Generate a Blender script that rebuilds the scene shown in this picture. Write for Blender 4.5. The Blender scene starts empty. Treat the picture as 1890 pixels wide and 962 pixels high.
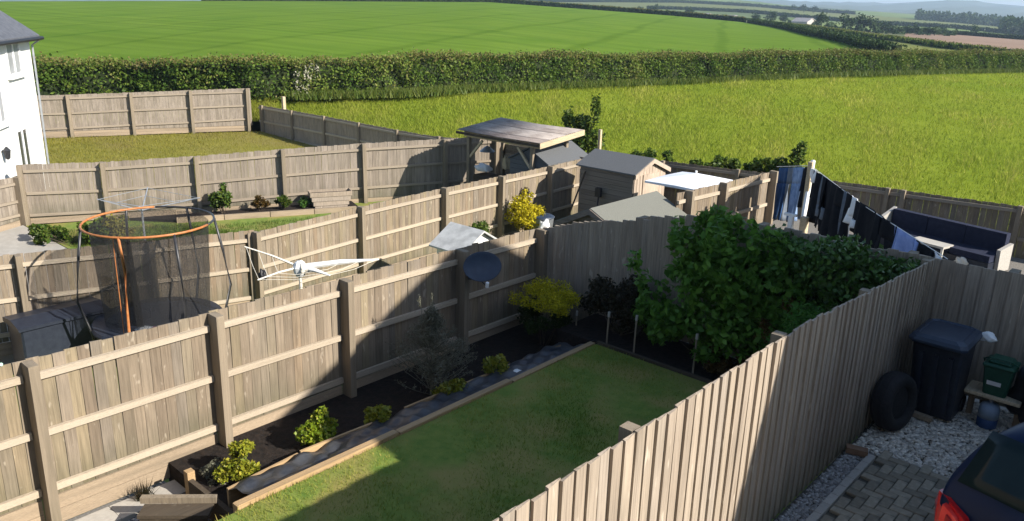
import bpy, bmesh, math, random
import numpy as np
from mathutils import Vector, Matrix, Euler
random.seed(7); RNG = np.random.default_rng(7)
R = math.radians
SC = bpy.context.scene
COL = SC.collection

# ------------------------------------------------------------------ camera
# axes: x = across the gardens, y = away along the gardens, z = 0 at the upper window the view is from
cam_d = bpy.data.cameras.new('camera'); cam = bpy.data.objects.new('camera', cam_d); COL.objects.link(cam)
cam_d.sensor_width = 36; cam_d.lens = 36*1500/1890; cam_d.clip_start = 0.05; cam_d.clip_end = 30000
PITCH = math.atan(469/1500); ROLL = R(1.7); HEAD = R(-41.5)
fw = Vector((math.sin(HEAD)*math.cos(PITCH), math.cos(HEAD)*math.cos(PITCH), -math.sin(PITCH)))
rt = Vector((math.cos(HEAD), -math.sin(HEAD), 0)); up = rt.cross(fw)
cr, sr = math.cos(ROLL), math.sin(ROLL)
r2 = rt*cr + up*sr; u2 = up*cr - rt*sr
cam.matrix_world = Matrix(((r2.x, u2.x, -fw.x, 0), (r2.y, u2.y, -fw.y, 0), (r2.z, u2.z, -fw.z, 0), (0, 0, 0, 1)))
SC.camera = cam

# ------------------------------------------------------------------ light
SUN = Vector((3.72, 0.97, 2.32)).normalized()
el = math.asin(SUN.z); azs = math.atan2(SUN.x, SUN.y)
w = bpy.data.worlds.new("World"); SC.world = w; w.use_nodes = True
nt = w.node_tree; nt.nodes.clear()
sky = nt.nodes.new('ShaderNodeTexSky'); sky.sky_type = 'NISHITA'; sky.sun_disc = False
sky.sun_elevation = el; sky.sun_rotation = azs; sky.altitude = 100; sky.air_density = 1.0; sky.dust_density = 0.6; sky.ozone_density = 1.5
bg = nt.nodes.new('ShaderNodeBackground'); bg.inputs['Strength'].default_value = 0.10
wo = nt.nodes.new('ShaderNodeOutputWorld')
nt.links.new(sky.outputs[0], bg.inputs[0]); nt.links.new(bg.outputs[0], wo.inputs[0])
sl = bpy.data.lights.new('sun', 'SUN'); sl.energy = 5.0; sl.angle = R(0.5); sl.color = (1.0, 0.93, 0.83)
so = bpy.data.objects.new('sun', sl); COL.objects.link(so); so.rotation_euler = SUN.to_track_quat('Z', 'Y').to_euler(); so.location = (20, 5, 15)
SC.view_settings.view_transform = 'Standard'; SC.view_settings.look = 'None'
SC.view_settings.exposure = 0.95; SC.view_settings.gamma = 1.0; SC.view_settings.use_curve_mapping = False
SC.cycles.max_bounces = 6; SC.cycles.transparent_max_bounces = 16; SC.cycles.volume_bounces = 0

# ------------------------------------------------------------------ materials
def newmat(name):
    m = bpy.data.materials.new(name); m.use_nodes = True
    nt = m.node_tree; b = nt.nodes['Principled BSDF']
    return m, nt, b
def N(nt, t, **kw):
    n = nt.nodes.new(t)
    for k, v in kw.items():
        if k in n.inputs: n.inputs[k].default_value = v
        else: setattr(n, k, v)
    return n
def ramp(nt, stops):
    n = nt.nodes.new('ShaderNodeValToRGB'); e = n.color_ramp.elements
    while len(e) < len(stops): e.new(0.5)
    for i, (p, c) in enumerate(stops): e[i].position = p; e[i].color = (*c, 1)
    return n
def mixc(nt, a, b, fac, mode='MIX'):
    n = nt.nodes.new('ShaderNodeMix'); n.data_type = 'RGBA'; n.blend_type = mode
    L = nt.links.new
    for s, v in ((6, a), (7, b)):
        if isinstance(v, tuple): n.inputs[s].default_value = (*v, 1)
        else: L(v, n.inputs[s])
    if isinstance(fac, (int, float)): n.inputs[0].default_value = fac
    else: L(fac, n.inputs[0])
    return n.outputs[2]
def coords(nt, scale=(1, 1, 1), space='Object'):
    tc = nt.nodes.new('ShaderNodeTexCoord'); mp = nt.nodes.new('ShaderNodeMapping'); mp.inputs['Scale'].default_value = scale
    nt.links.new(tc.outputs[space], mp.inputs[0]); return mp.outputs[0]
def rnd_value(nt):
    L = nt.links.new
    oi = nt.nodes.new('ShaderNodeObjectInfo'); at = nt.nodes.new('ShaderNodeAttribute'); at.attribute_name = 'tint'
    a = N(nt, 'ShaderNodeMath', operation='ADD'); L(oi.outputs['Random'], a.inputs[0]); L(at.outputs['Fac'], a.inputs[1])
    f = N(nt, 'ShaderNodeMath', operation='FRACT'); L(a.outputs[0], f.inputs[0])
    return f.outputs[0]
def wood(name, cols, grain='z', rough=0.85, fleck=0.35, stain=(0.10, 0.085, 0.06), stain_amt=0.5, damp=False):
    m, nt, b = newmat(name); L = nt.links.new
    rv = rnd_value(nt)
    rp = ramp(nt, [(i/(len(cols)-1), c) for i, c in enumerate(cols)]); L(rv, rp.inputs[0])
    sc = {'z': (22, 22, 1.6), 'y': (22, 1.6, 22), 'x': (1.6, 22, 22)}[grain]
    tc = nt.nodes.new('ShaderNodeTexCoord')
    cx = N(nt, 'ShaderNodeCombineXYZ'); mu = N(nt, 'ShaderNodeMath', operation='MULTIPLY'); mu.inputs[1].default_value = 37.0; L(rv, mu.inputs[0])
    for i in range(3): L(mu.outputs[0], cx.inputs[i])
    ad = N(nt, 'ShaderNodeVectorMath', operation='ADD'); L(tc.outputs['Object'], ad.inputs[0]); L(cx.outputs[0], ad.inputs[1])
    mp = nt.nodes.new('ShaderNodeMapping'); mp.inputs['Scale'].default_value = sc; L(ad.outputs[0], mp.inputs[0])
    n1 = N(nt, 'ShaderNodeTexNoise', Scale=2.2, Detail=6.0, Roughness=0.65); L(mp.outputs[0], n1.inputs[0])
    r1 = ramp(nt, [(0.28, (0.52, 0.51, 0.50)), (0.52, (1, 1, 1)), (0.76, (1.36, 1.34, 1.30))]); L(n1.outputs[0], r1.inputs[0])
    c = mixc(nt, rp.outputs[0], r1.outputs[0], 0.8, 'MULTIPLY')
    n2 = N(nt, 'ShaderNodeTexNoise', Scale=1.3, Detail=4.0); L(ad.outputs[0], n2.inputs[0])
    r2_ = ramp(nt, [(0.48, (0, 0, 0)), (0.72, (1, 1, 1))]); L(n2.outputs[0], r2_.inputs[0])
    sm = N(nt, 'ShaderNodeMath', operation='MULTIPLY'); sm.inputs[1].default_value = stain_amt; L(r2_.outputs[0], sm.inputs[0])
    c = mixc(nt, c, stain, sm.outputs[0])
    mp3 = nt.nodes.new('ShaderNodeMapping'); mp3.inputs['Scale'].default_value = {'z': (1, 1, .5), 'y': (1, .5, 1), 'x': (.5, 1, 1)}[grain]; L(ad.outputs[0], mp3.inputs[0])
    n3 = N(nt, 'ShaderNodeTexNoise', Scale=16.0, Detail=2.0); L(mp3.outputs[0], n3.inputs[0])
    r3 = ramp(nt, [(0.66, (0, 0, 0)), (0.74, (1, 1, 1))]); L(n3.outputs[0], r3.inputs[0])
    fm = N(nt, 'ShaderNodeMath', operation='MULTIPLY'); fm.inputs[1].default_value = fleck; L(r3.outputs[0], fm.inputs[0])
    c = mixc(nt, c, (0.55, 0.48, 0.38), fm.outputs[0])
    # damp, greenish foot of every upright board (boards run 0..1 along their own z)
    sx = nt.nodes.new('ShaderNodeSeparateXYZ'); L(tc.outputs['Object'], sx.inputs[0]); dr = ramp(nt, [(.0, (1, 1, 1)), (.07, (.75, .75, .75)), (.30, (0, 0, 0))]); L(sx.outputs[2], dr.inputs[0])
    ps = N(nt, 'ShaderNodeMath', operation='GREATER_THAN'); ps.inputs[1].default_value = -.02; L(sx.outputs[2], ps.inputs[0])
    dm = N(nt, 'ShaderNodeMath', operation='MULTIPLY'); L(dr.outputs[0], dm.inputs[0]); L(n2.outputs[0], dm.inputs[1]); dm2 = N(nt, 'ShaderNodeMath', operation='MULTIPLY'); L(dm.outputs[0], dm2.inputs[0]); L(ps.outputs[0], dm2.inputs[1])
    if damp: c = mixc(nt, c, (.075, .078, .045), dm2.outputs[0])
    L(c, b.inputs['Base Color']); b.inputs['Roughness'].default_value = rough; b.inputs['Specular IOR Level'].default_value = 0.2
    bu = N(nt, 'ShaderNodeBump', Strength=0.35, Distance=0.006); L(n1.outputs[0], bu.inputs['Height']); L(bu.outputs[0], b.inputs['Normal'])
    return m
def noisy(name, c1, c2, scale=8, rough=0.8, bump=0.0, spec=0.3, detail=5, metal=0.0, lo=0.35, hi=0.65, c3=None, s3=1.0, coat=0, var=0.0, dist=0.01):
    m, nt, b = newmat(name); L = nt.links.new
    v = coords(nt)
    n = N(nt, 'ShaderNodeTexNoise', Scale=float(scale), Detail=float(detail), Roughness=0.6); L(v, n.inputs[0])
    r = ramp(nt, [(lo, c1), (hi, c2)]); L(n.outputs[0], r.inputs[0]); c = r.outputs[0]
    if c3:
        n3 = N(nt, 'ShaderNodeTexNoise', Scale=float(s3), Detail=3.0); L(v, n3.inputs[0])
        q = ramp(nt, [(0.45, (0, 0, 0)), (0.65, (1, 1, 1))]); L(n3.outputs[0], q.inputs[0]); c = mixc(nt, c, c3, q.outputs[0])
    if var:
        rv = rnd_value(nt); q2 = ramp(nt, [(0, (1-var,)*3), (1, (1+var,)*3)]); L(rv, q2.inputs[0]); c = mixc(nt, c, q2.outputs[0], 1.0, 'MULTIPLY')
    L(c, b.inputs['Base Color']); b.inputs['Roughness'].default_value = rough; b.inputs['Metallic'].default_value = metal
    b.inputs['Specular IOR Level'].default_value = spec; b.inputs['Coat Weight'].default_value = coat
    if bump:
        bu = N(nt, 'ShaderNodeBump', Strength=bump, Distance=dist); L(n.outputs[0], bu.inputs['Height']); L(bu.outputs[0], b.inputs['Normal'])
    return m
def leafmat(name, cols, trans=0.3, gloss=0.25, rough=0.5, extra=None):
    m, nt, b = newmat(name); L = nt.links.new
    at = nt.nodes.new('ShaderNodeAttribute'); at.attribute_name = 'tint'
    rp = ramp(nt, [(i/(len(cols)-1), c) for i, c in enumerate(cols)]); L(at.outputs['Fac'], rp.inputs[0]); c = rp.outputs[0]
    if extra:   # broad patches of another colour over the plant / field
        v = coords(nt); n = N(nt, 'ShaderNodeTexNoise', Scale=float(extra[1]), Detail=3.0); L(v, n.inputs[0])
        q = ramp(nt, [(0.42, (0, 0, 0)), (0.66, (1, 1, 1))]); L(n.outputs[0], q.inputs[0])
        k = N(nt, 'ShaderNodeMath', operation='MULTIPLY'); k.inputs[1].default_value = extra[2]; L(q.outputs[0], k.inputs[0])
        c = mixc(nt, c, extra[0], k.outputs[0])
    L(c, b.inputs['Base Color']); b.inputs['Roughness'].default_value = rough; b.inputs['Specular IOR Level'].default_value = gloss
    tr = nt.nodes.new('ShaderNodeBsdfTranslucent'); L(c, tr.inputs[0])
    mx = nt.nodes.new('ShaderNodeMixShader'); mx.inputs[0].default_value = trans
    L(b.outputs[0], mx.inputs[1]); L(tr.outputs[0], mx.inputs[2]); L(mx.outputs[0], nt.nodes['Material Output'].inputs[0])
    return m

M = {}
M['fence'] = wood('fence_wood', [(.178, .140, .102), (.225, .180, .131), (.265, .215, .160), (.20, .168, .132), (.245, .20, .131), (.222, .166, .115)], damp=True)
M['fence_r'] = wood('fence_wood_pale', [(.29, .236, .183), (.325, .268, .208), (.34, .28, .215), (.305, .257, .208)], fleck=0.5, stain_amt=.3, damp=True)
M['fence_far'] = wood('fence_wood_far', [(.215, .18, .145), (.25, .212, .17), (.28, .238, .195), (.23, .195, .16)], fleck=.2, damp=True)
M['post'] = wood('post_wood', [(.22, .18, .13), (.27, .22, .16)], fleck=.2, damp=True)
M['rail'] = wood('rail_wood', [(.40, .335, .255), (.46, .385, .29), (.42, .355, .275)], 'y', fleck=.2, stain_amt=.25)
M['rail_x'] = wood('rail_wood_x', [(.27, .225, .175), (.31, .26, .20)], 'x', fleck=.2, stain_amt=.25)
M['gravel_board'] = wood('gravel_board_wood', [(.30, .235, .165), (.36, .28, .195)], 'y', fleck=.4)
M['sleeper'] = wood('sleeper_wood', [(.38, .26, .14), (.44, .30, .16)], 'y', fleck=.2, stain_amt=.35)
M['sleeper_dark'] = wood('sleeper_dark', [(.05, .038, .027), (.085, .066, .047)], 'y', fleck=.08)
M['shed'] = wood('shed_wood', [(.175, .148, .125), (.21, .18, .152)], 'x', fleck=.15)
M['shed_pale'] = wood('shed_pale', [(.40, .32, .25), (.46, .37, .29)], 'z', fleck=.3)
M['felt_grey'] = noisy('roof_felt_grey', (.085, .09, .095), (.12, .125, .13), 60, .9, .3)
M['felt_green'] = noisy('roof_felt_green', (.135, .138, .118), (.175, .175, .15), 60, .9, .3)
M['shelter_roof'] = wood('shelter_roof_sheet', [(.20, .168, .155), (.25, .215, .20), (.40, .36, .33)], 'x', fleck=.6, stain=(.10, .07, .06), stain_amt=.6)
M['pale_timber'] = wood('pale_timber', [(.46, .37, .24), (.52, .42, .28)], 'y', fleck=.2, stain_amt=.2)
M['render'] = noisy('white_render', (.68, .675, .645), (.73, .725, .695), 3, .9, .1, c3=(.64, .64, .61), s3=.6)
M['barn_stone'] = noisy('grey_brown_stone', (.16, .145, .125), (.26, .24, .21), 6, .95, .3)
M['slate'] = noisy('slate', (.09, .095, .11), (.14, .145, .16), 7, .6, .2, var=.25)
M['upvc'] = noisy('white_upvc', (.78, .78, .77), (.82, .82, .81), 2, .35)
M['glass'] = noisy('window_glass', (.03, .04, .045), (.05, .06, .06), 1, .05, spec=.8)
M['black'] = noisy('black_plastic', (.012, .012, .014), (.02, .02, .023), 20, .5)
M['black_metal'] = noisy('black_steel', (.02, .02, .022), (.035, .035, .038), 20, .4, spec=.5)
M['orange'] = noisy('orange_steel', (.36, .12, .035), (.44, .18, .06), 15, .5, spec=.4)
M['white'] = noisy('white_plastic', (.72, .72, .70), (.80, .80, .78), 9, .5)
M['white_dirty'] = noisy('dirty_white_board', (.46, .46, .44), (.56, .56, .53), 5, .6, c3=(.38, .38, .36), s3=4)
M['offwhite'] = noisy('off_white_metal', (.60, .56, .48), (.72, .68, .58), 9, .45)
M['grey_metal'] = noisy('grey_metal', (.28, .30, .33), (.36, .38, .40), 6, .4, spec=.5, metal=.4)
M['dish'] = noisy('dish_blue_grey', (.018, .03, .055), (.03, .048, .08), 4, .5)
M['soil'] = noisy('soil', (.008, .006, .005), (.022, .015, .011), 14, 1, .8, dist=.05)
M['membrane'] = noisy('weed_membrane', (.022, .026, .034), (.05, .055, .065), 5, .42, .35, spec=.5, dist=.03, c3=(.09, .09, .09), s3=2.2)
M['concrete'] = noisy('pale_paving', (.36, .335, .295), (.43, .405, .36), 6, .9, .2, c3=(.36, .34, .3), s3=2, var=.1)
M['gravel'] = noisy('gravel_bed', (.14, .13, .115), (.22, .205, .18), 40, 1, .8)
M['stone'] = noisy('pale_chipping', (.56, .51, .43), (.70, .65, .56), 8, .9, var=.35)
M['stone_grey'] = noisy('grey_chipping', (.26, .25, .24), (.36, .35, .33), 8, .9, var=.4)
M['paver'] = noisy('block_paver', (.24, .21, .155), (.31, .275, .21), 14, .95, .5, var=.28, c3=(.15, .15, .12), s3=5)
M['joint_sand'] = noisy('joint_sand', (.07, .065, .05), (.11, .10, .08), 30, 1, .5)
M['bin_black'] = noisy('bin_navy_plastic', (.014, .018, .03), (.022, .028, .042), 12, .42, spec=.4)
M['bin_lid'] = noisy('bin_lid_plastic', (.02, .032, .055), (.032, .046, .072), 12, .4, spec=.4)
M['caddy'] = noisy('caddy_green_plastic', (.012, .06, .035), (.018, .08, .047), 12, .45)
M['rubber'] = noisy('tyre_rubber', (.012, .012, .014), (.022, .022, .024), 30, .75, .3)
M['gas'] = noisy('gas_bottle_paint', (.20, .27, .36), (.28, .35, .44), 5, .45)
M['gas_blue'] = noisy('gas_bottle_blue', (.02, .05, .13), (.03, .07, .17), 5, .45)
M['car'] = noisy('car_paint_blue', (.004, .013, .042), (.006, .017, .052), 2, .40, spec=.12, coat=.04)
M['car_glass'] = noisy('car_glass', (.005, .014, .016), (.009, .022, .024), 2, .12, spec=.15)
M['car_trim'] = noisy('car_trim', (.012, .012, .014), (.02, .02, .022), 9, .55)
M['chrome'] = noisy('chrome', (.6, .6, .6), (.7, .7, .7), 2, .15, metal=1.0)
M['navy'] = noisy('navy_cushion', (.012, .016, .035), (.02, .025, .05), 10, .9, .2)
M['wicker'] = noisy('pale_wicker', (.33, .31, .28), (.42, .40, .36), 40, .8, .5)
M['canopy'] = noisy('white_canopy', (.74, .76, .80), (.80, .82, .85), 2, .7, c3=(.66, .69, .74), s3=1.2)
M['net'] = None
M['ground'] = noisy('earth', (.05, .055, .025), (.10, .09, .05), 2, 1, .3)
M['far_brick'] = noisy('barn_wall', (.5, .46, .40), (.58, .54, .48), 1, .9)
M['far_roof'] = noisy('barn_roof', (.40, .36, .33), (.5, .45, .42), 1, .8)
def lamp_mat():
    m, nt, b = newmat('tail_lamp'); v = coords(nt, (30, 30, 30)); n = N(nt, 'ShaderNodeTexNoise', Scale=1.0); nt.links.new(v, n.inputs[0])
    r = ramp(nt, [(.3, (.42, .008, .010)), (.7, (.52, .016, .014))]); nt.links.new(n.outputs[0], r.inputs[0]); nt.links.new(r.outputs[0], b.inputs['Base Color'])
    b.inputs['Roughness'].default_value = .12; b.inputs['Coat Weight'].default_value = .6; b.inputs['Subsurface Weight'].default_value = .0
    return m
M['lamp_red'] = lamp_mat()
def net_mat():
    m, nt, b = newmat('black_net'); L = nt.links.new
    b.inputs['Base Color'].default_value = (.012, .012, .013, 1); b.inputs['Roughness'].default_value = .8
    v = coords(nt); n = N(nt, 'ShaderNodeTexNoise', Scale=160.0, Detail=0.0); L(v, n.inputs[0])
    r = ramp(nt, [(.36, (.12, .12, .12)), (.62, (.95, .95, .95))]); L(n.outputs[0], r.inputs[0])
    L(r.outputs[0], b.inputs['Alpha']); return m
M['net'] = net_mat()
def cloth(name, a, b_, s=7): M[name] = noisy(name, a, b_, s, .95, .15, spec=.1)
cloth('denim', (.02, .05, .12), (.035, .075, .17)); cloth('denim_light', (.12, .19, .33), (.24, .33, .5), 5); cloth('cloth_black', (.006, .007, .010), (.012, .013, .017))
cloth('cloth_white', (.7, .7, .7), (.78, .78, .78)); cloth('cloth_blue', (.22, .29, .55), (.30, .37, .64)); cloth('cloth_grey', (.10, .12, .15), (.15, .17, .2))

# ------------------------------------------------------------------ object helpers
def link(o): COL.objects.link(o); return o
def tag(o, label=None, cat=None, group=None, kind=None):
    if label: o['label'] = label
    if cat: o['category'] = cat
    if group: o['group'] = group
    if kind: o['kind'] = kind
    return o
def thing(name, label, cat, loc=(0, 0, 0), group=None):
    o = link(bpy.data.objects.new(name, None)); o.location = loc; o.empty_display_size = .1
    return tag(o, label, cat, group)
def child(o, parent):
    o.parent = parent
    p = parent; off = Vector((0, 0, 0))
    while p is not None: off += p.location; p = p.parent
    o.location = Vector(o.location) - off
    return o
class MB:
    def __init__(s): s.v = []; s.f = []; s.t = []
    def add(s, verts, faces, tint=None):
        k = len(s.v); t = random.random() if tint is None else tint
        s.v += [tuple(v) for v in verts]; s.t += [t]*len(verts); s.f += [tuple(i+k for i in f) for f in faces]; return s
    def box(s, lo, hi, tint=None):
        (a, b, c), (d, e, f) = lo, hi
        return s.add([(a, b, c), (d, b, c), (d, e, c), (a, e, c), (a, b, f), (d, b, f), (d, e, f), (a, e, f)],
                     [(0, 3, 2, 1), (4, 5, 6, 7), (0, 1, 5, 4), (1, 2, 6, 5), (2, 3, 7, 6), (3, 0, 4, 7)], tint)
    def bevbox(s, lo, hi, c=.01, tint=None):
        bm = bmesh.new(); bmesh.ops.create_cube(bm, size=1)
        for v in bm.verts: v.co = Vector([lo[i] + (v.co[i]+.5)*(hi[i]-lo[i]) for i in range(3)])
        bmesh.ops.bevel(bm, geom=bm.edges[:], offset=c, segments=1, affect='EDGES', clamp_overlap=True)
        return s.addbm(bm, tint)
    def addbm(s, bm, tint=None, mat=None):
        if mat is not None: bm.transform(mat)
        bm.verts.index_update(); s.add([v.co[:] for v in bm.verts], [[v.index for v in f.verts] for f in bm.faces], tint); bm.free(); return s
    def obox(s, c, size, rot=(0, 0, 0), tint=None):
        E_ = Euler(rot).to_matrix(); hs = [x/2 for x in size]; vs = []
        for z in (-1, 1):
            for x, y in ((-1, -1), (1, -1), (1, 1), (-1, 1)): vs.append(Vector(c) + E_ @ Vector((x*hs[0], y*hs[1], z*hs[2])))
        return s.add(vs, [(0, 3, 2, 1), (4, 5, 6, 7), (0, 1, 5, 4), (1, 2, 6, 5), (2, 3, 7, 6), (3, 0, 4, 7)], tint)
    def beam(s, a, b, wd, ht, tint=None):
        a, b = Vector(a), Vector(b); d = (b-a).normalized(); side = d.cross(Vector((0, 0, 1)))
        side = Vector((1, 0, 0)) if side.length < 1e-4 else side.normalized(); u = side.cross(d).normalized(); vs = []
        for p in (a, b):
            for i, j in ((-1, -1), (1, -1), (1, 1), (-1, 1)): vs.append(p + side*i*wd/2 + u*j*ht/2)
        return s.add(vs, [(3, 2, 1, 0), (4, 5, 6, 7), (0, 1, 5, 4), (1, 2, 6, 5), (2, 3, 7, 6), (3, 0, 4, 7)], tint)
    def tube(s, pts, rad, n=8, closed=False, tint=None):
        pts = [Vector(p) for p in pts]; m = len(pts); rr = rad if isinstance(rad, (list, tuple)) else [rad]*m; vs = []; fs = []
        for i, p in enumerate(pts):
            if closed: d = pts[(i+1) % m] - pts[i-1]
            else: d = pts[min(i+1, m-1)] - pts[max(i-1, 0)]
            d.normalize(); a = d.cross(Vector((0, 0, 1))); a = Vector((1, 0, 0)) if a.length < 1e-3 else a.normalized(); b = d.cross(a)
            for k in range(n): vs.append(p + (a*math.cos(2*math.pi*k/n) + b*math.sin(2*math.pi*k/n))*rr[i])
        for i in range(m if closed else m-1):
            j = (i+1) % m
            for k in range(n): fs.append((i*n+k, i*n+(k+1) % n, j*n+(k+1) % n, j*n+k))
        if not closed: fs.append(tuple(range(n-1, -1, -1))); fs.append(tuple((m-1)*n+k for k in range(n)))
        return s.add(vs, fs, tint)
    def lathe(s, c, prof, n=20, axis='z', tint=None):
        vs = []; fs = []
        for r_, h in prof:
            for k in range(n):
                a = 2*math.pi*k/n; x, y = r_*math.cos(a), r_*math.sin(a)
                vs.append({'z': (c[0]+x, c[1]+y, c[2]+h), 'x': (c[0]+h, c[1]+x, c[2]+y), 'y': (c[0]+y, c[1]+h, c[2]+x)}[axis])
        for i in range(len(prof)-1):
            for k in range(n): fs.append((i*n+k, i*n+(k+1) % n, (i+1)*n+(k+1) % n, (i+1)*n+k))
        if prof[0][0] > 1e-4: fs.append(tuple(range(n-1, -1, -1)))
        if prof[-1][0] > 1e-4: fs.append(tuple((len(prof)-1)*n+k for k in range(n)))
        return s.add(vs, fs, tint)
    def prism(s, poly, d, tint=None):   # planar polygon (3d points) extruded along d
        n = len(poly); d = Vector(d); a = [Vector(p) for p in poly]
        return s.add(a + [p+d for p in a], [tuple(range(n-1, -1, -1)), tuple(range(n, 2*n))] + [(i, (i+1) % n, n+(i+1) % n, n+i) for i in range(n)], tint)
    def mesh(s, name, mat, smooth=False):
        me = bpy.data.meshes.new(name); me.from_pydata(s.v, [], s.f)
        at = me.attributes.new('tint', 'FLOAT', 'POINT'); at.data.foreach_set('value', s.t)
        me.materials.append(mat)
        if smooth: me.shade_smooth()
        return me
    def build(s, name, mat, parent=None, label=None, smooth=False, kind=None):
        o = link(bpy.data.objects.new(name, s.mesh(name, mat, smooth)))
        if parent is not None: child(o, parent)
        if label: o['label'] = label
        if kind: o['kind'] = kind
        return o
def single(mb, name, mat, label, cat, group=None, smooth=False):
    return tag(mb.build(name, mat, smooth=smooth), label, cat, group)
def inst(name, me, parent, loc, rot=(0, 0, 0), scale=(1, 1, 1)):
    o = link(bpy.data.objects.new(name, me)); o.location = loc; o.rotation_euler = rot; o.scale = scale
    return child(o, parent) if parent is not None else o
def npmesh(name, V, F, mat, tint=None):
    """big meshes: V (n,3) array, F (m,k) index array"""
    me = bpy.data.meshes.new(name); V = np.asarray(V, np.float32); F = np.asarray(F, np.int32); k = F.shape[1]
    me.vertices.add(len(V)); me.vertices.foreach_set('co', V.ravel())
    me.loops.add(F.size); me.loops.foreach_set('vertex_index', F.ravel())
    me.polygons.add(len(F)); me.polygons.foreach_set('loop_start', np.arange(0, F.size, k, dtype=np.int32))
    me.update(calc_edges=True)
    if tint is not None:
        at = me.attributes.new('tint', 'FLOAT', 'POINT'); at.data.foreach_set('value', np.asarray(tint, np.float32))
    me.materials.append(mat); return me

# ---------------------------------------------------------------- leaves and blades
def leaves(P, size, tint, up_bias=0.4, aspect=0.6, normal=None):
    """diamond leaves at points P; size array, tint array -> V, F, T"""
    n = len(P); nrm = RNG.normal(size=(n, 3)); nrm[:, 2] += up_bias
    if normal is not None: nrm = nrm*.6 + normal
    nrm /= np.linalg.norm(nrm, axis=1)[:, None]+1e-9
    a = np.cross(nrm, RNG.normal(size=(n, 3))); a /= np.linalg.norm(a, axis=1)[:, None]+1e-9
    b = np.cross(nrm, a); s = np.asarray(size).reshape(-1, 1)*np.ones((n, 1))
    V = np.stack([P-a*s*.5, P+b*s*aspect*.5+nrm*s*.08, P+a*s*.5, P-b*s*aspect*.5+nrm*s*.08], 1).reshape(-1, 3)
    F = np.arange(4*n).reshape(n, 4); return V, F, np.repeat(tint, 4)
def blob_points(n, blobs, shell=.55):
    """points in ellipsoid clumps: blobs = [(cx,cy,cz,rx,ry,rz)]"""
    B = np.array(blobs, float); wgt = B[:, 3]*B[:, 4]+B[:, 5]*B[:, 3]; wgt = wgt/wgt.sum()
    k = RNG.choice(len(B), n, p=wgt); d = RNG.normal(size=(n, 3)); d /= np.linalg.norm(d, axis=1)[:, None]
    r = shell + (1-shell)*RNG.random(n)**.7; r *= 1+.12*RNG.normal(size=n)
    return B[k, :3] + d*r[:, None]*B[k, 3:], d, k
def clumps(c, rad, n, rr=(.3, .5), flat=1.0, low=-.6):
    out = []
    for i in range(n):
        while True:
            d = RNG.normal(size=3); d /= np.linalg.norm(d)
            if d[2] > low: break
        f = .45+.45*RNG.random(); q = rr[0]+(rr[1]-rr[0])*RNG.random(); m = min(rad)
        out.append((c[0]+d[0]*rad[0]*f, c[1]+d[1]*rad[1]*f, c[2]+d[2]*rad[2]*f, m*q*1.1, m*q*1.1, m*q*flat))
    return out
def foliage(name, P, size, mat, parent=None, tint=None, up_bias=.4, aspect=.6, normal=None, jitter=.35):
    n = len(P); sz = size*(1-jitter+2*jitter*RNG.random(n)); t = RNG.random(n) if tint is None else tint
    V, F, T = leaves(P, sz, t, up_bias, aspect, normal); me = npmesh(name, V, F, mat, T)
    o = link(bpy.data.objects.new(name, me))
    return child(o, parent) if parent is not None else o
def blades(P, h, wd, lean, tint):
    n = len(P); a = RNG.random(n)*2*np.pi; c, s = np.cos(a), np.sin(a)
    b = RNG.random(n)*2*np.pi; L = lean*RNG.random(n)*h; h = np.asarray(h)*np.ones(n); wd = np.asarray(wd)*np.ones(n)
    p0 = P+np.stack([c*wd/2, s*wd/2, -0.01*np.ones(n)], 1); p1 = P-np.stack([c*wd/2, s*wd/2, 0.01*np.ones(n)], 1)
    p2 = P+np.stack([np.cos(b)*L, np.sin(b)*L, h], 1)
    return np.stack([p0, p1, p2], 1).reshape(-1, 3), np.arange(3*n).reshape(n, 3), np.repeat(tint, 3)

M['lf_meadow'] = leafmat('meadow_grass', [(.20, .255, .026), (.25, .295, .034), (.31, .34, .05), (.44, .40, .11)], .4, .0, extra=((.19, .265, .028), .09, .5))
M['meadow_soil'] = noisy('meadow_ground', (.15, .195, .02), (.185, .225, .028), .25, 1, .4, c3=(.135, .19, .018), s3=.05, dist=.2, spec=0)
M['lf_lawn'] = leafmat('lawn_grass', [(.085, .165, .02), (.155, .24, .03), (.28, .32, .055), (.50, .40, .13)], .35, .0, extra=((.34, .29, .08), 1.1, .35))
M['lawn_soil'] = noisy('lawn_ground', (.10, .165, .024), (.17, .215, .04), 6, 1, .3, c3=(.24, .21, .06), s3=1.4)
M['lf_drylawn'] = leafmat('dry_lawn_grass', [(.14, .145, .018), (.20, .19, .025), (.26, .225, .045)], .3, .15, extra=((.20, .17, .05), .5, .5))
M['drylawn_soil'] = noisy('dry_lawn_ground', (.16, .155, .02), (.21, .19, .03), 1.2, 1, .3, c3=(.19, .16, .04), s3=.4)
M['lf_hedge'] = leafmat('hedge_leaf', [(.045, .088, .014), (.09, .145, .022), (.14, .19, .032), (.21, .20, .065)], .3, .1)
M['lf_hedgetop'] = leafmat('hedge_top_leaf', [(.14, .12, .04), (.18, .165, .05), (.15, .19, .035), (.21, .18, .07)], .3, .15)
M['lf_blossom'] = leafmat('blossom', [(.34, .33, .24), (.48, .45, .35)], .3, .1)
M['lf_euon'] = leafmat('euonymus_leaf', [(.085, .15, .012), (.17, .25, .018), (.28, .33, .024), (.42, .40, .06)], .3, .35, .35)
M['lf_euon_y'] = leafmat('euonymus_leaf_yellow', [(.12, .16, .014), (.26, .27, .024), (.42, .37, .05)], .3, .35, .35)
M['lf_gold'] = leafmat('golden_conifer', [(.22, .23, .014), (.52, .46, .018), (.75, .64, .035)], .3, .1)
M['lf_goldgreen'] = leafmat('golden_conifer_inner', [(.018, .035, .008), (.035, .055, .010)], .2, .1)
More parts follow.
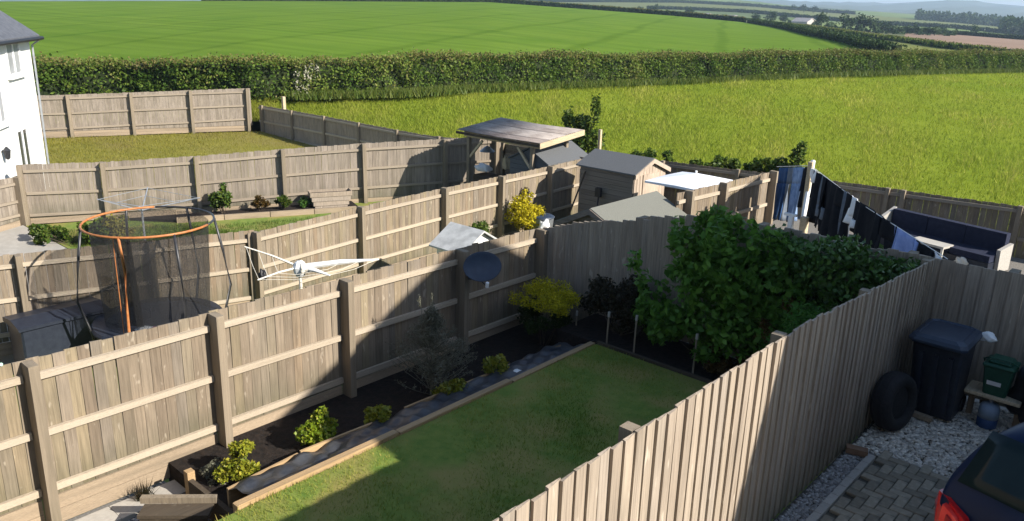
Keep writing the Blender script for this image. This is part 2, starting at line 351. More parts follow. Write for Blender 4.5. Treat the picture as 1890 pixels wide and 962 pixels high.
M['lf_goldbush'] = leafmat('yellow_leaf', [(.36, .30, .012), (.50, .43, .02), (.62, .54, .05)], .35, .1)
M['lf_dark'] = leafmat('dark_shrub_leaf', [(.016, .018, .009), (.032, .028, .013), (.055, .036, .018)], .15, .2)
M['lf_big'] = leafmat('broad_leaf', [(.05, .13, .016), (.10, .22, .028), (.16, .31, .045)], .4, .2, .45)
M['lf_climb'] = leafmat('climber_leaf', [(.03, .08, .014), (.06, .13, .022), (.10, .19, .034)], .2, .3, .4)
M['lf_bright'] = leafmat('bright_conifer', [(.03, .10, .014), (.06, .17, .025), (.09, .22, .035)], .3, .15)
M['lf_rust'] = leafmat('rust_leaf', [(.04, .028, .007), (.09, .05, .010), (.06, .055, .012)], .3, .2)
M['lf_juniper'] = leafmat('juniper', [(.10, .105, .075), (.16, .16, .115), (.24, .23, .17)], .2, .1)
M['lf_weed'] = leafmat('weed_leaf', [(.035, .075, .010), (.075, .12, .016), (.14, .16, .03)], .3, .2)
M['lf_far'] = leafmat('far_tree_leaf', [(.022, .045, .014), (.04, .07, .02), (.065, .095, .028)], .2, .1)
M['bark'] = noisy('bark', (.05, .038, .028), (.09, .07, .05), 20, 1, .6)

# ================================================================== THE LAND
TAB = [
(-130, [(60, -5.6), (260, -5.0), (420, -8), (520, -9.6), (700, -13), (1000, -18.5), (1400, -26), (2500, -46), (4200, -74), (6000, -172)]),
(-91.81, [(60, -5.59), (260, -4.39), (420, -7.76), (520, -9.61), (700, -12.93), (1000, -18.48), (1400, -25.87), (2500, -46.2), (4200, -74.29), (6000, -172.64)]),
(-73.21, [(60, -6.02), (260, -2.6), (420, -5.3), (520, -6.56), (700, -8.83), (1000, -11.57), (1400, -16.2), (2500, -28.92), (4200, -35.45), (6000, -113.31)]),
(-59.59, [(43, -4.64), (280, -0.79), (430, -2.71), (520, -3.28), (700, -4.41), (1000, -4.57), (1400, -5.58), (2500, -12.87), (4200, -7.03), (6000, -79.66)]),
(-43.61, [(50, -4.67), (300, 1.17), (430, 0.12), (520, -0.49), (700, 0.19), (1000, 4.52), (1400, 13.93), (2500, 15.83), (4200, 36.73), (6000, -34.79)]),
(-30.88, [(62, -4.89), (280, -1.53), (400, -2.91), (520, -2.85), (700, 1.19), (1000, 9.43), (1500, 25.69), (2500, 30.99), (4200, 62.01), (6000, -14.89)]),
(-26.36, [(67, -4.78), (265, -2.7), (390, -3.97), (520, -4.06), (700, 0.29), (1000, 7.43), (1500, 19.89), (2500, 24.41), (4200, 63.02), (6000, -18.65)]),
(-22.36, [(74, -4.75), (170, -3.7), (240, -3.56), (420, -4.77), (650, -2.89), (1000, 3.59), (1500, 10.54), (2500, 17.56), (4200, 58.26), (6000, -23.22)]),
(-18.54, [(84, -4.88), (118, -4.14), (205, -4.64), (360, -5.7), (620, -4.93), (1000, 1.02), (1500, 8.23), (2500, 13.72), (4200, 58.12), (6000, -27.47)]),
(-14.64, [(92, -4.87), (100, -4.96), (155, -4.6), (390, -5.8), (620, -5.5), (1000, -2.34), (1500, 3.0), (2500, 11.76), (4200, 80.84), (6000, -14.04)]),
(-10.73, [(105, -5.0), (112, -4.98), (136, -4.74), (370, -6.63), (620, -8.5), (1000, -6.36), (1500, 1.44), (2500, 10.23), (4200, 60.84), (6000, -16.18)]),
(1.06, [(140, -5.37), (150, -5.48), (190, -5.73), (420, -7.55), (650, -8.75), (1000, -7.63), (1500, -3.37), (2500, 3.33), (4200, 46.82), (6000, -13.49)]),
(40, [(140, -5.4), (150, -5.5), (190, -5.7), (420, -7.5), (650, -8.7), (1000, -7.6), (1500, -3.4), (2500, 3), (4200, 46), (6000, -13)])]
TA = np.array([t[0] for t in TAB], float); TR = np.array([[q[0] for q in t[1]] for t in TAB], float); TZ = np.array([[q[1] for q in t[1]] for t in TAB], float)
def lay(az, k):
    """radius and height of boundary k (0 = garden edge of the meadow, 1 = the meadow hedge ...) at azimuth az (deg)"""
    az = np.asarray(az, float)
    if k == 0:
        a = np.radians(np.clip(az, -59.0, 60)); r = np.minimum(21.45/np.cos(a), 42.4)
        r = np.where(az < -59.5, 42.4, r); return r, np.full(az.shape, -5.7)
    return np.interp(az, TA, TR[:, k-1]), np.interp(az, TA, TZ[:, k-1])
def ground_z(az, r):
    az = np.asarray(az, float); r = np.asarray(r, float)
    RR = np.stack([lay(az, k)[0] for k in range(11)]); ZZ = np.stack([lay(az, k)[1] for k in range(11)])
    z = np.where(r < RR[0], ZZ[0], ZZ[-1])
    for k in range(10):
        f = (r-RR[k])/(RR[k+1]-RR[k]); z = np.where((f >= 0) & (f <= 1), ZZ[k]+(ZZ[k+1]-ZZ[k])*f, z)
    return z
def pol(az, r, z): a = np.radians(az); return np.stack([r*np.sin(a), r*np.cos(a), z], -1)
def land(name, k0, k1, a0, a1, mat, nr=10, bumps=0.0):
    az = np.arange(a0, a1+.01, .5); V = []; F = []; nr_ = nr
    r0, z0 = lay(az, k0); r1, z1 = lay(az, k1)
    for i in range(nr_+1):
        f = i/nr_; r = r0+(r1-r0)*f; z = z0+(z1-z0)*f
        if bumps and 0 < i < nr_: z = z + bumps*np.sin(az*1.7+i)*np.sin(i*2.1+az*.6)
        V.append(pol(az, r, z))
    V = np.concatenate(V); n = len(az)
    for i in range(nr_):
        for j in range(n-1): F.append((i*n+j, i*n+j+1, (i+1)*n+j+1, (i+1)*n+j))
    o = link(bpy.data.objects.new(name, npmesh(name, V, F, mat))); o['kind'] = 'structure'
    o.data.shade_smooth(); return o
M['crop'] = noisy('crop_field', (.092, .165, .022), (.12, .19, .028), .12, 1, .6, detail=8, c3=(.105, .175, .024), s3=.018, dist=.3, spec=0)
def crop_rows(m):
    nt = m.node_tree; L = nt.links.new; b = nt.nodes['Principled BSDF']; old = b.inputs['Base Color'].links[0].from_socket
    tc = nt.nodes.new('ShaderNodeTexCoord'); mp = nt.nodes.new('ShaderNodeMapping'); mp.inputs['Rotation'].default_value = (0, 0, R(62)); mp.inputs['Scale'].default_value = (.012, .55, 1); L(tc.outputs['Object'], mp.inputs[0])
    n = N(nt, 'ShaderNodeTexNoise', Scale=1.0, Detail=3.0); L(mp.outputs[0], n.inputs[0]); r = ramp(nt, [(.35, (.86, .88, .84)), (.65, (1.1, 1.08, 1.06))]); L(n.outputs[0], r.inputs[0])
    wv = nt.nodes.new('ShaderNodeTexWave'); wv.inputs['Scale'].default_value = .021; wv.inputs['Distortion'].default_value = 1.2; mp2 = nt.nodes.new('ShaderNodeMapping'); mp2.inputs['Rotation'].default_value = (0, 0, R(-28)); L(tc.outputs['Object'], mp2.inputs[0]); L(mp2.outputs[0], wv.inputs[0])
    r2 = ramp(nt, [(.0, (.80, .84, .78)), (.05, (1, 1, 1))]); L(wv.outputs['Fac'], r2.inputs[0])
    L(mixc(nt, mixc(nt, old, r.outputs[0], 1.0, 'MULTIPLY'), r2.outputs[0], 1.0, 'MULTIPLY'), b.inputs['Base Color'])
crop_rows(M['crop'])
M['pasture'] = noisy('pasture', (.085, .11, .018), (.14, .155, .028), .06, 1, 0, c3=(.11, .12, .03), s3=.02)
M['strip'] = noisy('olive_field', (.11, .13, .018), (.15, .16, .026), .1, 1, 0)
M['plough'] = noisy('ploughed_earth', (.20, .13, .085), (.245, .16, .105), .08, 1, 0)
M['scrub'] = noisy('valley_scrub', (.045, .06, .02), (.10, .11, .035), .03, 1, 0, c3=(.13, .13, .04), s3=.012)
M['hill_field'] = noisy('hill_field', (.09, .14, .025), (.14, .18, .04), .008, 1, 0, c3=(.07, .10, .03), s3=.004)
M['far_hill'] = noisy('far_hill', (.05, .075, .04), (.09, .11, .06), .003, 1, 0)
land('meadow', 0, 1, -100, 30, M['meadow_soil'], 14)
land('crop_field', 1, 2, -130, 30, M['crop'], 10)
land('strip_field', 2, 3, -130, 30, M['strip'], 4)
land('valley_pasture', 3, 4, -130, -17, M['scrub'], 5)
land('ploughed_field', 3, 4, -17, 30, M['plough'], 5)
land('valley_field', 4, 5, -130, 30, M['hill_field'], 5)
land('hillside_pasture', 5, 6, -130, 30, M['pasture'], 5)
land('upland_field', 6, 7, -130, 30, M['hill_field'], 5, 1.0)
land('upland', 7, 8, -130, 30, M['far_hill'], 5, 3)
land('distant_hills', 8, 9, -130, 30, M['far_hill'], 10, 9.0)
land('hills_beyond', 9, 10, -130, 30, M['far_hill'], 4)
# everything under and behind the gardens
mb = MB(); mb.lathe((0, 0, -30), [(0.001, 0), (60, 0), (6500, -160)], 64); o = mb.build('ground', M['pasture']); o['kind'] = 'structure'
mb = MB(); mb.add([(-75, -30, -6.75), (30, -30, -6.75), (30, 21.6, -6.75), (-32, 21.6, -6.75), (-45, 21.6, -6.75), (-75, 10, -6.75)], [(0, 1, 2, 3, 4, 5)])
o = mb.build('garden_ground', M['ground']); o['kind'] = 'structure'

# meadow grass: standing blades, thinning with distance
n = 270000
az = RNG.uniform(-66, -4, n); r0, _ = lay(az, 0); r1, _ = lay(az, 1); r = r0*np.exp(RNG.random(n)*np.log(np.maximum(r1/r0, 1.01)))
patch = np.sin(az*.9+r*.11)+np.sin(r*.45+az*.3)+np.sin(az*2.3-r*.2); keep = RNG.random(n) < .78+.12*patch; az, r, patch = az[keep], r[keep], patch[keep]
P = pol(az, r, ground_z(az, r)); n = len(P)
V, F, T = blades(P, (.07+.17*RNG.random(n)**1.5)*(1+.12*patch), .016*r/22+.010, 1.0, np.clip(.42+.10*patch+.22*RNG.normal(size=n), 0, 1))
tag(link(bpy.data.objects.new('meadow_grass', npmesh('meadow_grass', V, F, M['lf_meadow'], T))), 'tall yellow-green grass standing in the meadow behind the gardens', 'grass', kind='stuff')

# ---- hedges
def hedge(name, label, pts, wd, ht, n, leaf, mat, topmat, group=None, ragged=.12):
    """pts: ground points along the hedge"""
    pts = np.array(pts, float); seg = np.linalg.norm(np.diff(pts, axis=0), axis=1); cum = np.concatenate([[0], np.cumsum(seg)]); Lh = cum[-1]
    root = thing(name, label, 'hedge', tuple(pts[0]), group)
    def at(s): return np.stack([np.interp(s, cum, pts[:, i]) for i in range(3)], -1)
    d = (pts[-1]-pts[0])[:2]; d /= np.linalg.norm(d); nn = np.array([d[1], -d[0], 0])
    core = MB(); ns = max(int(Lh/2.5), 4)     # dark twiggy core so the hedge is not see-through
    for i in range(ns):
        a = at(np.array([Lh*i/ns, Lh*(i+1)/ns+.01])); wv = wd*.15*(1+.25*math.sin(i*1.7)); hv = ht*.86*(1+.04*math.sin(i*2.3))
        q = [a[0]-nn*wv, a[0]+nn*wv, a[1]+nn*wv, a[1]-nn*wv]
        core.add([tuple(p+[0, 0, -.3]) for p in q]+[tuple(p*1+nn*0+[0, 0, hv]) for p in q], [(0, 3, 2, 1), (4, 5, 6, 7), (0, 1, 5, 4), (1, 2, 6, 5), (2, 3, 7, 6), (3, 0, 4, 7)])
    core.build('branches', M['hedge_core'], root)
    s = RNG.random(n)*Lh; top = RNG.random(n) < .36; side = np.where(RNG.random(n) < .75, 1, -1)
    h = np.where(top, ht*(.93+ragged*RNG.normal(size=n)*.5), ht*RNG.random(n)**.8)
    bulge = .46-.16*RNG.random(n)**2+.08*np.sin(s*1.1)*np.sin(s*.37+h*1.3)+.05*np.sin(s*3.1+h*2.7)
    off = np.where(top, wd*(RNG.random(n)-.5)*.95, side*wd*bulge*(1.08-.25*(h/ht)**3)) + .06*RNG.normal(size=n)
    h = h*(1+.05*np.sin(s*.6)+.03*np.sin(s*2.3))
    P = at(s) + nn*off[:, None]; P[:, 2] += h
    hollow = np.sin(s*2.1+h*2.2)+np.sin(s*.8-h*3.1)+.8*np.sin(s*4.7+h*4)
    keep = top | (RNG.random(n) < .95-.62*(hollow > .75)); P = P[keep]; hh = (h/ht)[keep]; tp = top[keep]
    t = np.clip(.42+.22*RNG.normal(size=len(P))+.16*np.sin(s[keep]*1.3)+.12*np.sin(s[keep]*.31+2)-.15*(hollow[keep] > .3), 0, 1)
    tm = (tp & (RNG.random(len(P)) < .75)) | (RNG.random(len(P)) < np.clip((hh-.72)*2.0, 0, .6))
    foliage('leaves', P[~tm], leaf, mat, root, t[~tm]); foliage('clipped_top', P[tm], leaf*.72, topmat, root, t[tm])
    return root
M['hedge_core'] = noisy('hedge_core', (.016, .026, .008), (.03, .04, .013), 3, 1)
def lay_pts(k, a0, a1, n=14, dr=0.0):
    a = np.linspace(a0, a1, n); r, z = lay(a, k); return pol(a, r+dr, z)
NEARH = hedge('meadow_hedge', 'long clipped hedge between the meadow and the green crop field', np.array([(-44.5, 11.5, -5.15), (-42.6, 17.3, -5.0), (-37.2, 21.6, -4.8), (-35, 28.3, -4.66), (-34.45, 36.24, -4.67), (-31.57, 53.36, -4.89), (-27.74, 68.61, -4.75), (-23.86, 84.7, -4.84), (-18.84, 103.3, -5.0), (-13, 122, -5.1)]), 2.0, 1.95, 105000, .17, M['lf_hedge'], M['lf_hedgetop'])
P, _, _ = blob_points(200, [(-35.25, 23.7, -3.85, .35, .5, .65), (-35.3, 24.3, -3.4, .35, .5, .4)]); foliage('blossom', P, .10, M['lf_blossom'], NEARH)
# long lush grass along the foot of the hedge
n = 16000; s = RNG.random(n); hp = np.array([(-36, 23, -4.7), (-33.6, 28.3, -4.66), (-33.0, 36.24, -4.67), (-30.2, 53.36, -4.89), (-26.4, 68.6, -4.75), (-22.4, 84.7, -4.84), (-17.4, 103.3, -5.0)])
P = np.stack([np.interp(s*6, range(7), hp[:, i]) for i in range(3)], -1); P[:, 0] += RNG.normal(size=n)*.45+.15
V, F, T = blades(P, .18+.30*RNG.random(n), .06, .9, np.clip(.7+.25*RNG.normal(size=n), 0, 1))
tag(link(bpy.data.objects.new('verge_grass', npmesh('verge_grass', V, F, M['lf_weed'], T))), 'lush green verge of weeds along the foot of the long hedge', 'weeds', kind='stuff')
hedge('dark_field_hedge', 'dark shaded hedge running down the far edge of the green field', lay_pts(2, -26.4, -17.2, 16, 1), 2.2, 1.25, 12000, .4, M['lf_far'], M['lf_far'], None)
hedge('crest_hedge', 'thin far hedge along the crest of the green field', lay_pts(2, -62, -26.6, 24, 1), 2.5, 1.5, 9000, .6, M['lf_far'], M['lf_hedgetop'])
hedge('field_hedge', 'low brown-green hedge between the olive strip and the ploughed field', lay_pts(3, -25, -8, 16, 1), 2.0, 1.0, 9000, .4, M['lf_hedge'], M['lf_hedgetop'])
hedge('valley_hedge', 'dark hedge line above the pink ploughed field', lay_pts(4, -18.5, -8, 10, 1), 3.0, 1.5, 4000, .7, M['lf_far'], M['lf_far'])
hedge('hillside_hedge', 'hedge crossing the hillside pasture below the far wood', lay_pts(5, -33, -8, 18, 1), 5.0, 2.6, 4200, 1.4, M['lf_far'], M['lf_far'])
hedge('upland_hedge', 'highest hedge line below the blue hills', lay_pts(6, -44, -20, 18, 1), 6.0, 3.5, 3000, 2.0, M['lf_far'], M['lf_far'])

# ---- far trees (each a thing), the wood as one mass
def crown_mesh(name, nleaf, size, seed):
    cl = clumps((0, 0, .52), (.42, .42, .46), 18, (.35, .6)); P, d, k = blob_points(nleaf, cl, .5)
    t = np.clip(.35+.35*d[:, 2]*0+.3*RNG.normal(size=nleaf), 0, 1); V, F, T = leaves(P, size*(.7+.6*RNG.random(nleaf)), t); return npmesh(name, V, F, M['lf_far'], T)
CROWNS = [crown_mesh('crown', 420, .14, i) for i in range(4)]
tb = MB(); tb.tube([(0, 0, 0), (.01, 0, .3), (0, .01, .6)], [.04, .03, .015], 6); TRUNK = tb.mesh('trunk', M['bark'])
def far_tree(az, r, h, wd, label, i):
    h *= .68
    z = float(ground_z(az, r)); p = pol(np.array(az), np.array(r), np.array(z)); t = thing('field_tree', label, 'tree', tuple(float(q) for q in p), 'trees scattered in the far valley')
    inst('trunk', TRUNK, t, t.location, scale=(h, h, h)); inst('crown', CROWNS[i % 4], t, t.location, (0, 0, i*1.3), (h*wd, h*wd, h)); return t
def pxaz(x): return -41.5 + math.degrees(math.atan((x-945)/1500/math.cos(PITCH*.93)))
FT = [(1148, 430, 6, 1.3, 'bushy tree behind the crest hedge, leftmost of the far trees'), (1172, 560, 8, 1.4, 'second bushy far tree beside the leftmost one'), (1232, 480, 7, 1.3, 'round far tree left of the white farm building'),
 (1345, 420, 7, 1.2, 'tree just right of the pale farm buildings'), (1372, 440, 8, 1.2, 'taller tree between the pale farm buildings and the pink barn'), (1392, 470, 7, 1.2, 'tree hard by the left end of the pink barn'),
 (1458, 330, 8, 1.1, 'dark tree right of the pink barn'), (1500, 340, 9, 1.2, 'dark rounded tree, second right of the pink barn'), (1522, 345, 9, 1.2, 'dark broad tree, third right of the pink barn'), (1542, 345, 8, 1.2, 'dark tree, fourth right of the pink barn'),
 (1565, 350, 6, 1.6, 'low spreading tree at the head of the valley scrub'), (1585, 345, 5, 1.6, 'low tree in the middle of the valley scrub'), (1605, 335, 4.5, 1.7, 'low tree at the foot of the valley scrub'), (1622, 335, 5, 1.3, 'pale tree above the two dark valley bushes'),
 (1640, 320, 4, 1.2, 'small dark bush, left of the valley pair'), (1652, 320, 5, 1.2, 'dark bush, right of the valley pair'), (1668, 360, 4, 1.5, 'last low bush of the valley scrub'), (1721, 440, 6, 1.2, 'lone dark tree above the ploughed field'), (1843, 420, 4.5, 1.2, 'small tree in the hedge right of the lone dark tree'),
 (1405, 900, 10, 1.5, 'dark tree clump on the skyline, left'), (1425, 900, 11, 1.4, 'dark tree clump on the skyline, middle'), (1442, 910, 10, 1.4, 'dark tree clump on the skyline, right')]
for i, (x, r, h, wd, lb) in enumerate(FT): far_tree(pxaz(x), r, h, wd, lb, i)
n = 14000; az = np.concatenate([RNG.uniform(pxaz(1615), pxaz(1905), n//2), RNG.uniform(pxaz(1760), pxaz(1990), n//2)]); r = np.concatenate([RNG.uniform(930, 1010, n//2), RNG.uniform(600, 700, n//2)])
zz = ground_z(az, r); hb = 6+5*RNG.random(600); hh = hb[((az+60)*26+3*np.sin(az*5)).astype(int) % 600]; P = pol(az, r, zz+hh*RNG.random(n))
V, F, T = leaves(P, 3.0*(.6+.8*RNG.random(n)), np.clip(.4+.3*RNG.normal(size=n), 0, 1)); tag(link(bpy.data.objects.new('wood', npmesh('wood', V, F, M['lf_far'], T))), 'dark belt of woodland along the far valley ridge', 'woodland', kind='stuff')
n = 9000; az = RNG.uniform(pxaz(1395), pxaz(1690), n); f = RNG.random(n); ra, _ = lay(az, 3); rb, _ = lay(az, 4); r = ra+(rb-ra)*(.72+.28*f); cl_ = np.sin(az*5)+np.sin(az*13+r*.05)+np.sin(r*.09); k = cl_ > -.3; az, r = az[k], r[k]; n = len(az)
P = pol(az, r, ground_z(az, r)+3.2*RNG.random(n)*(.4+.3*np.sin(az*7))); V, F, T = leaves(P, 1.1*(.5+RNG.random(n)), np.clip(.45+.3*RNG.normal(size=n), 0, 1)); tag(link(bpy.data.objects.new('valley_scrub', npmesh('valley_scrub', V, F, M['lf_far'], T))), 'bushy scrub filling the far valley between field and hillside', 'scrub', kind='stuff')
# farm buildings in the valley
def barn(x, r, L, wd, h, label, rot, wm='far_brick', rm='far_roof'):
    az = pxaz(x); z = float(ground_z(az, r)); c = [float(q) for q in pol(np.array(az), np.array(r), np.array(z))]
    t = thing('barn', label, 'barn', tuple(c), 'farm buildings in the valley'); ex = Vector((math.cos(rot), math.sin(rot), 0)); ey = Vector((-math.sin(rot), math.cos(rot), 0)); C0 = Vector(c)
    q = MB(); g = [C0-ey*wd/2, C0+ey*wd/2, C0+ey*wd/2+Vector((0, 0, h)), C0+Vector((0, 0, h+wd*.28)), C0-ey*wd/2+Vector((0, 0, h))]; q.prism([p-ex*L/2 for p in g], ex*L); q.build('wall', M[wm], t)
    for sgn in (-1, 1):
        q = MB(); a = C0+ey*sgn*wd*.54+Vector((0, 0, h-.1)); b = C0+Vector((0, 0, h+wd*.28+.12)); q.prism([a-ex*L*.52, b-ex*L*.52, b-ex*L*.52+Vector((0, 0, .2)), a-ex*L*.52+Vector((0, 0, .2))], ex*L*1.04); q.build('roof', M[rm], t)
    return t
a_ = R(-25)
barn(1264, 400, 4, 3.5, 1.6, 'white low farm building beyond the crest hedge, leftmost', a_); barn(1284, 410, 3, 3, 1.4, 'small white outbuilding next to the leftmost farm building', a_)
barn(1306, 405, 5.5, 3.5, 1.5, 'pale long farm building in the valley, third from the left', a_); barn(1428, 380, 9.5, 5, 1.5, 'pinkish barn with pale roof among the valley trees', a_)

# ================================================================== THE GARDENS: ground levels
def block(name, poly, z0, z1, mat, kind='structure'):
    mb = MB(); mb.prism([(x, y, z0) for x, y in poly], (0, 0, z1-z0)); o = mb.build(name, mat); o['kind'] = kind; return o
def rect(a, b, c, d): return [(a, b), (c, b), (c, d), (a, d)]
block('planting_bed', rect(-8.74, 3.72, -7.36, 10.5), -6.8, -5.34, M['soil'])
block('terrace', rect(-8.74, -4, -6.70, 3.66), -6.8, -5.58, M['gravel'])
block('lawn_bank', rect(-6.58, -4, -2.50, 9.42), -6.8, -4.86, M['lawn_soil'])
block('back_bed', rect(-7.40, 9.50, -2.50, 10.52), -6.8, -4.88, M['soil'])
block('yard', rect(-8.62, 10.64, 6, 21.1), -6.8, -5.18, M['gravel'])
block('driveway_base', rect(-2.40, -4, 14, 10.44), -6.8, -4.41, M['joint_sand'])
block('side_lawn', rect(-15.2, -2, -8.80, 21.1), -6.8, -6.47, M['lawn_soil'])
block('middle_garden', [(-25.6, 7.6), (-15.3, 7.6), (-15.3, 21.1), (-19.5, 21.1)], -6.8, -6.46, M['lawn_soil'])
block('patio', [(-23.2, 3), (-16.6, 3), (-15.4, 7.55), (-25.6, 7.55)], -6.8, -6.44, M['concrete'])
mb = MB(); g4 = [(-31.5, 4.0), (-26.0, 7.75), (-19.6, 21.12), (-35.1, 21.12), (-41.0, 7.0)]
mb.add([(x, y, -6.55+.5*min(max((-x-21)/15, 0), 1)) for x, y in g4], [(0, 1, 2, 3, 4)]); o = mb.build('dry_lawn', M['drylawn_soil']); o['kind'] = 'structure'

# ---- lawns of single blades
def scatter_poly(poly, n):
    p = np.array(poly); lo, hi = p.min(0), p.max(0); out = []
    q = RNG.random((n*3, 2))*(hi-lo)+lo; ins = np.zeros(len(q), bool)
    for i in range(len(p)):
        a, b = p[i], p[(i+1) % len(p)]; c = (a[1] > q[:, 1]) != (b[1] > q[:, 1]); xi = (b[0]-a[0])*(q[:, 1]-a[1])/(b[1]-a[1]+1e-12)+a[0]; ins ^= c & (q[:, 0] < xi)
    return q[ins][:n]
q = scatter_poly(rect(-6.60, 1.2, -2.52, 9.40), 95000); n = len(q)
thin = np.sin(q[:, 0]*2.3+q[:, 1]*1.1)+np.sin(q[:, 0]*.9-q[:, 1]*2.7)+np.sin(q[:, 1]*4.1+q[:, 0]*3)
k = RNG.random(n) < .75+.16*thin; q, thin = q[k], thin[k]; n = len(q)
V, F, T = blades(np.stack([q[:, 0], q[:, 1], np.full(n, -4.865)], 1), (.016+.036*RNG.random(n)**2)*(1+.2*thin), .009, 1.2, np.clip(.40-.08*thin+.22*RNG.normal(size=n)+.38*np.exp(-(q[:, 0]+6.6)/.35)+.16*np.exp(-np.abs(q[:, 1]-2.5)/1.5), 0, 1))  # tan towards edging and near end: dry grass, also colours the sunlit strip brighter
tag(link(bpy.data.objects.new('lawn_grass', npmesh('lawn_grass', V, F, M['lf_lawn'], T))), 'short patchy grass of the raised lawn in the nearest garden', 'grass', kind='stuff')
q = scatter_poly(g4, 45000); n = len(q)
V, F, T = blades(np.stack([q[:, 0], q[:, 1], -6.56+.5*np.clip((-q[:, 0]-21)/15, 0, 1)], 1), .05+.07*RNG.random(n), .02, .8, np.clip(.45+.28*RNG.normal(size=n)+.1*np.sin(q[:, 0]*1.3+q[:, 1]), 0, 1))
tag(link(bpy.data.objects.new('dry_lawn_grass', npmesh('dry_lawn_grass', V, F, M['lf_drylawn'], T))), 'yellowish grass of the far lawn beside the white house', 'grass', kind='stuff')
q = np.concatenate([scatter_poly([(-22.4, 10.5), (-15.4, 10.5), (-15.4, 20), (-20.8, 14.5)], 14000), scatter_poly([(-24.6, 7.7), (-22, 7.7), (-20, 12), (-22.6, 11)], 6000)]); n = len(q)
V, F, T = blades(np.stack([q[:, 0], q[:, 1], np.full(n, -6.47)], 1), .05+.09*RNG.random(n), .016, .8, np.clip(.45+.25*RNG.normal(size=n), 0, 1))
tag(link(bpy.data.objects.new('strip_grass', npmesh('strip_grass', V, F, M['lf_weed'], T))), 'strip of bright grass in front of the sleeper-edged border', 'grass', kind='stuff')

# ================================================================== FENCES
def board_mesh(mat, sgn, bw, seed, th=.024):
    rr = random.Random(seed); mb = MB(); e = rr.uniform(-.003, .003); y = [0, 0, -sgn*.008, -sgn*(th+rr.uniform(-.003, .003))]
    pts = [(0, y[0]), (bw, y[1]), (bw, y[2]), (0, y[3])]; b0 = rr.uniform(-.006, .006)
    vs = [(x+e, yy, 0) for x, yy in pts] + [(x+b0*.3, yy+b0*.4, .5) for x, yy in pts] + [(x-e, yy, 1+rr.uniform(-.002, .002)) for x, yy in pts]
    fs = [(3, 2, 1, 0), (8, 9, 10, 11)]
    for l in (0, 4):
        for i in range(4): j = (i+1) % 4; fs.append((l+i, l+j, l+4+j, l+4+i))
    if sgn > 0: fs = [tuple(reversed(f)) for f in fs]
    mb.add(vs, fs, 0.0); me = mb.mesh('board', mat); bm = bmesh.new(); bm.from_mesh(me); bmesh.ops.recalc_face_normals(bm, faces=bm.faces); bm.to_mesh(me); bm.free(); return me
def unit_box(name, mat, lo=(-.5, -.5, 0), hi=(.5, .5, 1), bev=.0):
    mb = MB(); mb.box(lo, hi, 0.0) if not bev else mb.bevbox(lo, hi, bev, 0.0); return mb.mesh(name, mat)
def fence(name, label, A, B, zt, zb, ground, posts, sgn, mat='fence', rails=(.19, .84, 1.5), bw=.125, joined=False, gravel=True, rail='rail', post_extra=.0, pw=.1, seed=1, postmat='post', railh=.078, jit=.012, group=None, pd=.20, lap=-.004, th=.024):
    A, B = Vector((*A, 0)), Vector((*B, 0)); L = (B-A).length; u = (B-A)/L; ln = Vector((-u.y, u.x, 0)); a = math.atan2(u.y, u.x); rr = random.Random(seed)
    t = thing(name, label, 'fence', (A.x, A.y, ground(0)), group)
    ms = [board_mesh(M[mat], sgn, bw+lap, seed*10+i, th) for i in range(5)]
    nb = math.ceil(L/bw-.3); acc = MB()
    for i in range(nb):
        s = i*bw; p = A+u*s; h = zt(s)-zb(s)+rr.uniform(-jit, jit)
        if joined:
            me = ms[i % 5]; Mx = Matrix.Translation((p.x, p.y, zb(s))) @ Matrix.Rotation(a, 4, 'Z') @ Matrix.Diagonal((1, 1, h, 1))
            acc.add([Mx @ v.co for v in me.vertices], [tuple(f.vertices) for f in me.polygons], rr.random())
        else: inst('board', ms[rr.randrange(5)], t, (p.x, p.y, zb(s)), (rr.uniform(-.004, .004), rr.uniform(-.004, .004), a+rr.uniform(-.008, .008)), (1, 1, h))
    if joined: acc.build('boards', M[mat], t, kind='stuff')
    pm = unit_box('post', M[postmat], bev=.012); rm = unit_box('rail', M[rail], (0, -.5, -.5), (1, .5, .5), 0); gm = unit_box('gravel_board', M['gravel_board'], (0, -.5, 0), (1, .5, 1))
    for s in posts:
        p = A+u*s+ln*sgn*(pd/2+.004); ht = zt(min(max(s, 0), L))-ground(s)+.25+post_extra
        inst('post', pm, t, (p.x, p.y, ground(s)-.25), (rr.uniform(-.008, .008), rr.uniform(-.008, .008), a), (pw, pd, ht))
    ends = sorted(posts); spans = [(-.0, ends[0]-pw/2)] + [(ends[i]+pw/2+.004, ends[i+1]-pw/2-.004) for i in range(len(ends)-1)] + [(ends[-1]+pw/2, L)]
    for s0, s1 in spans:
        if s1-s0 < .15: continue
        for dz in rails:
            p = A+u*s0+ln*sgn*.029; q = A+u*s1+ln*sgn*.029; z0, z1 = zt(max(s0, 0))-dz, zt(s1)-dz+rr.uniform(-.012, .012)
            inst('rail', rm, t, (p.x, p.y, z0), (0, -math.atan2(z1-z0, s1-s0), a), (math.hypot(s1-s0, z1-z0), .046, railh))
        if gravel:
            p = A+u*s0-ln*sgn*.002; zz = max(ground(s0), ground(s1)); hgt = min(zb(s0), zb(s1))-zz-.006
            if hgt > .05:
                k = 1 if hgt < .22 else 2
                for j in range(k): inst('gravel_board', gm, t, (p.x, p.y, zz+j*hgt/k+.002), (0, 0, a), (s1-s0, .034-.006*j, hgt/k-.006))
    return t
def pl(*pts):
    xs = [p[0] for p in pts]; ys = [p[1] for p in pts]; return lambda s: float(np.interp(s, xs, ys))
def const(v): return lambda s: v
fence('garden_fence', 'weathered three-rail timber fence, lit at its near end, behind the planted bed', (-8.71, -.6), (-8.71, 10.55), pl((0, -3.57), (5, -3.6), (11.2, -3.66)), const(-5.2), const(-5.55), [.95, 2.99, 5.02, 6.93, 9.16, 11.08], -1, seed=1)
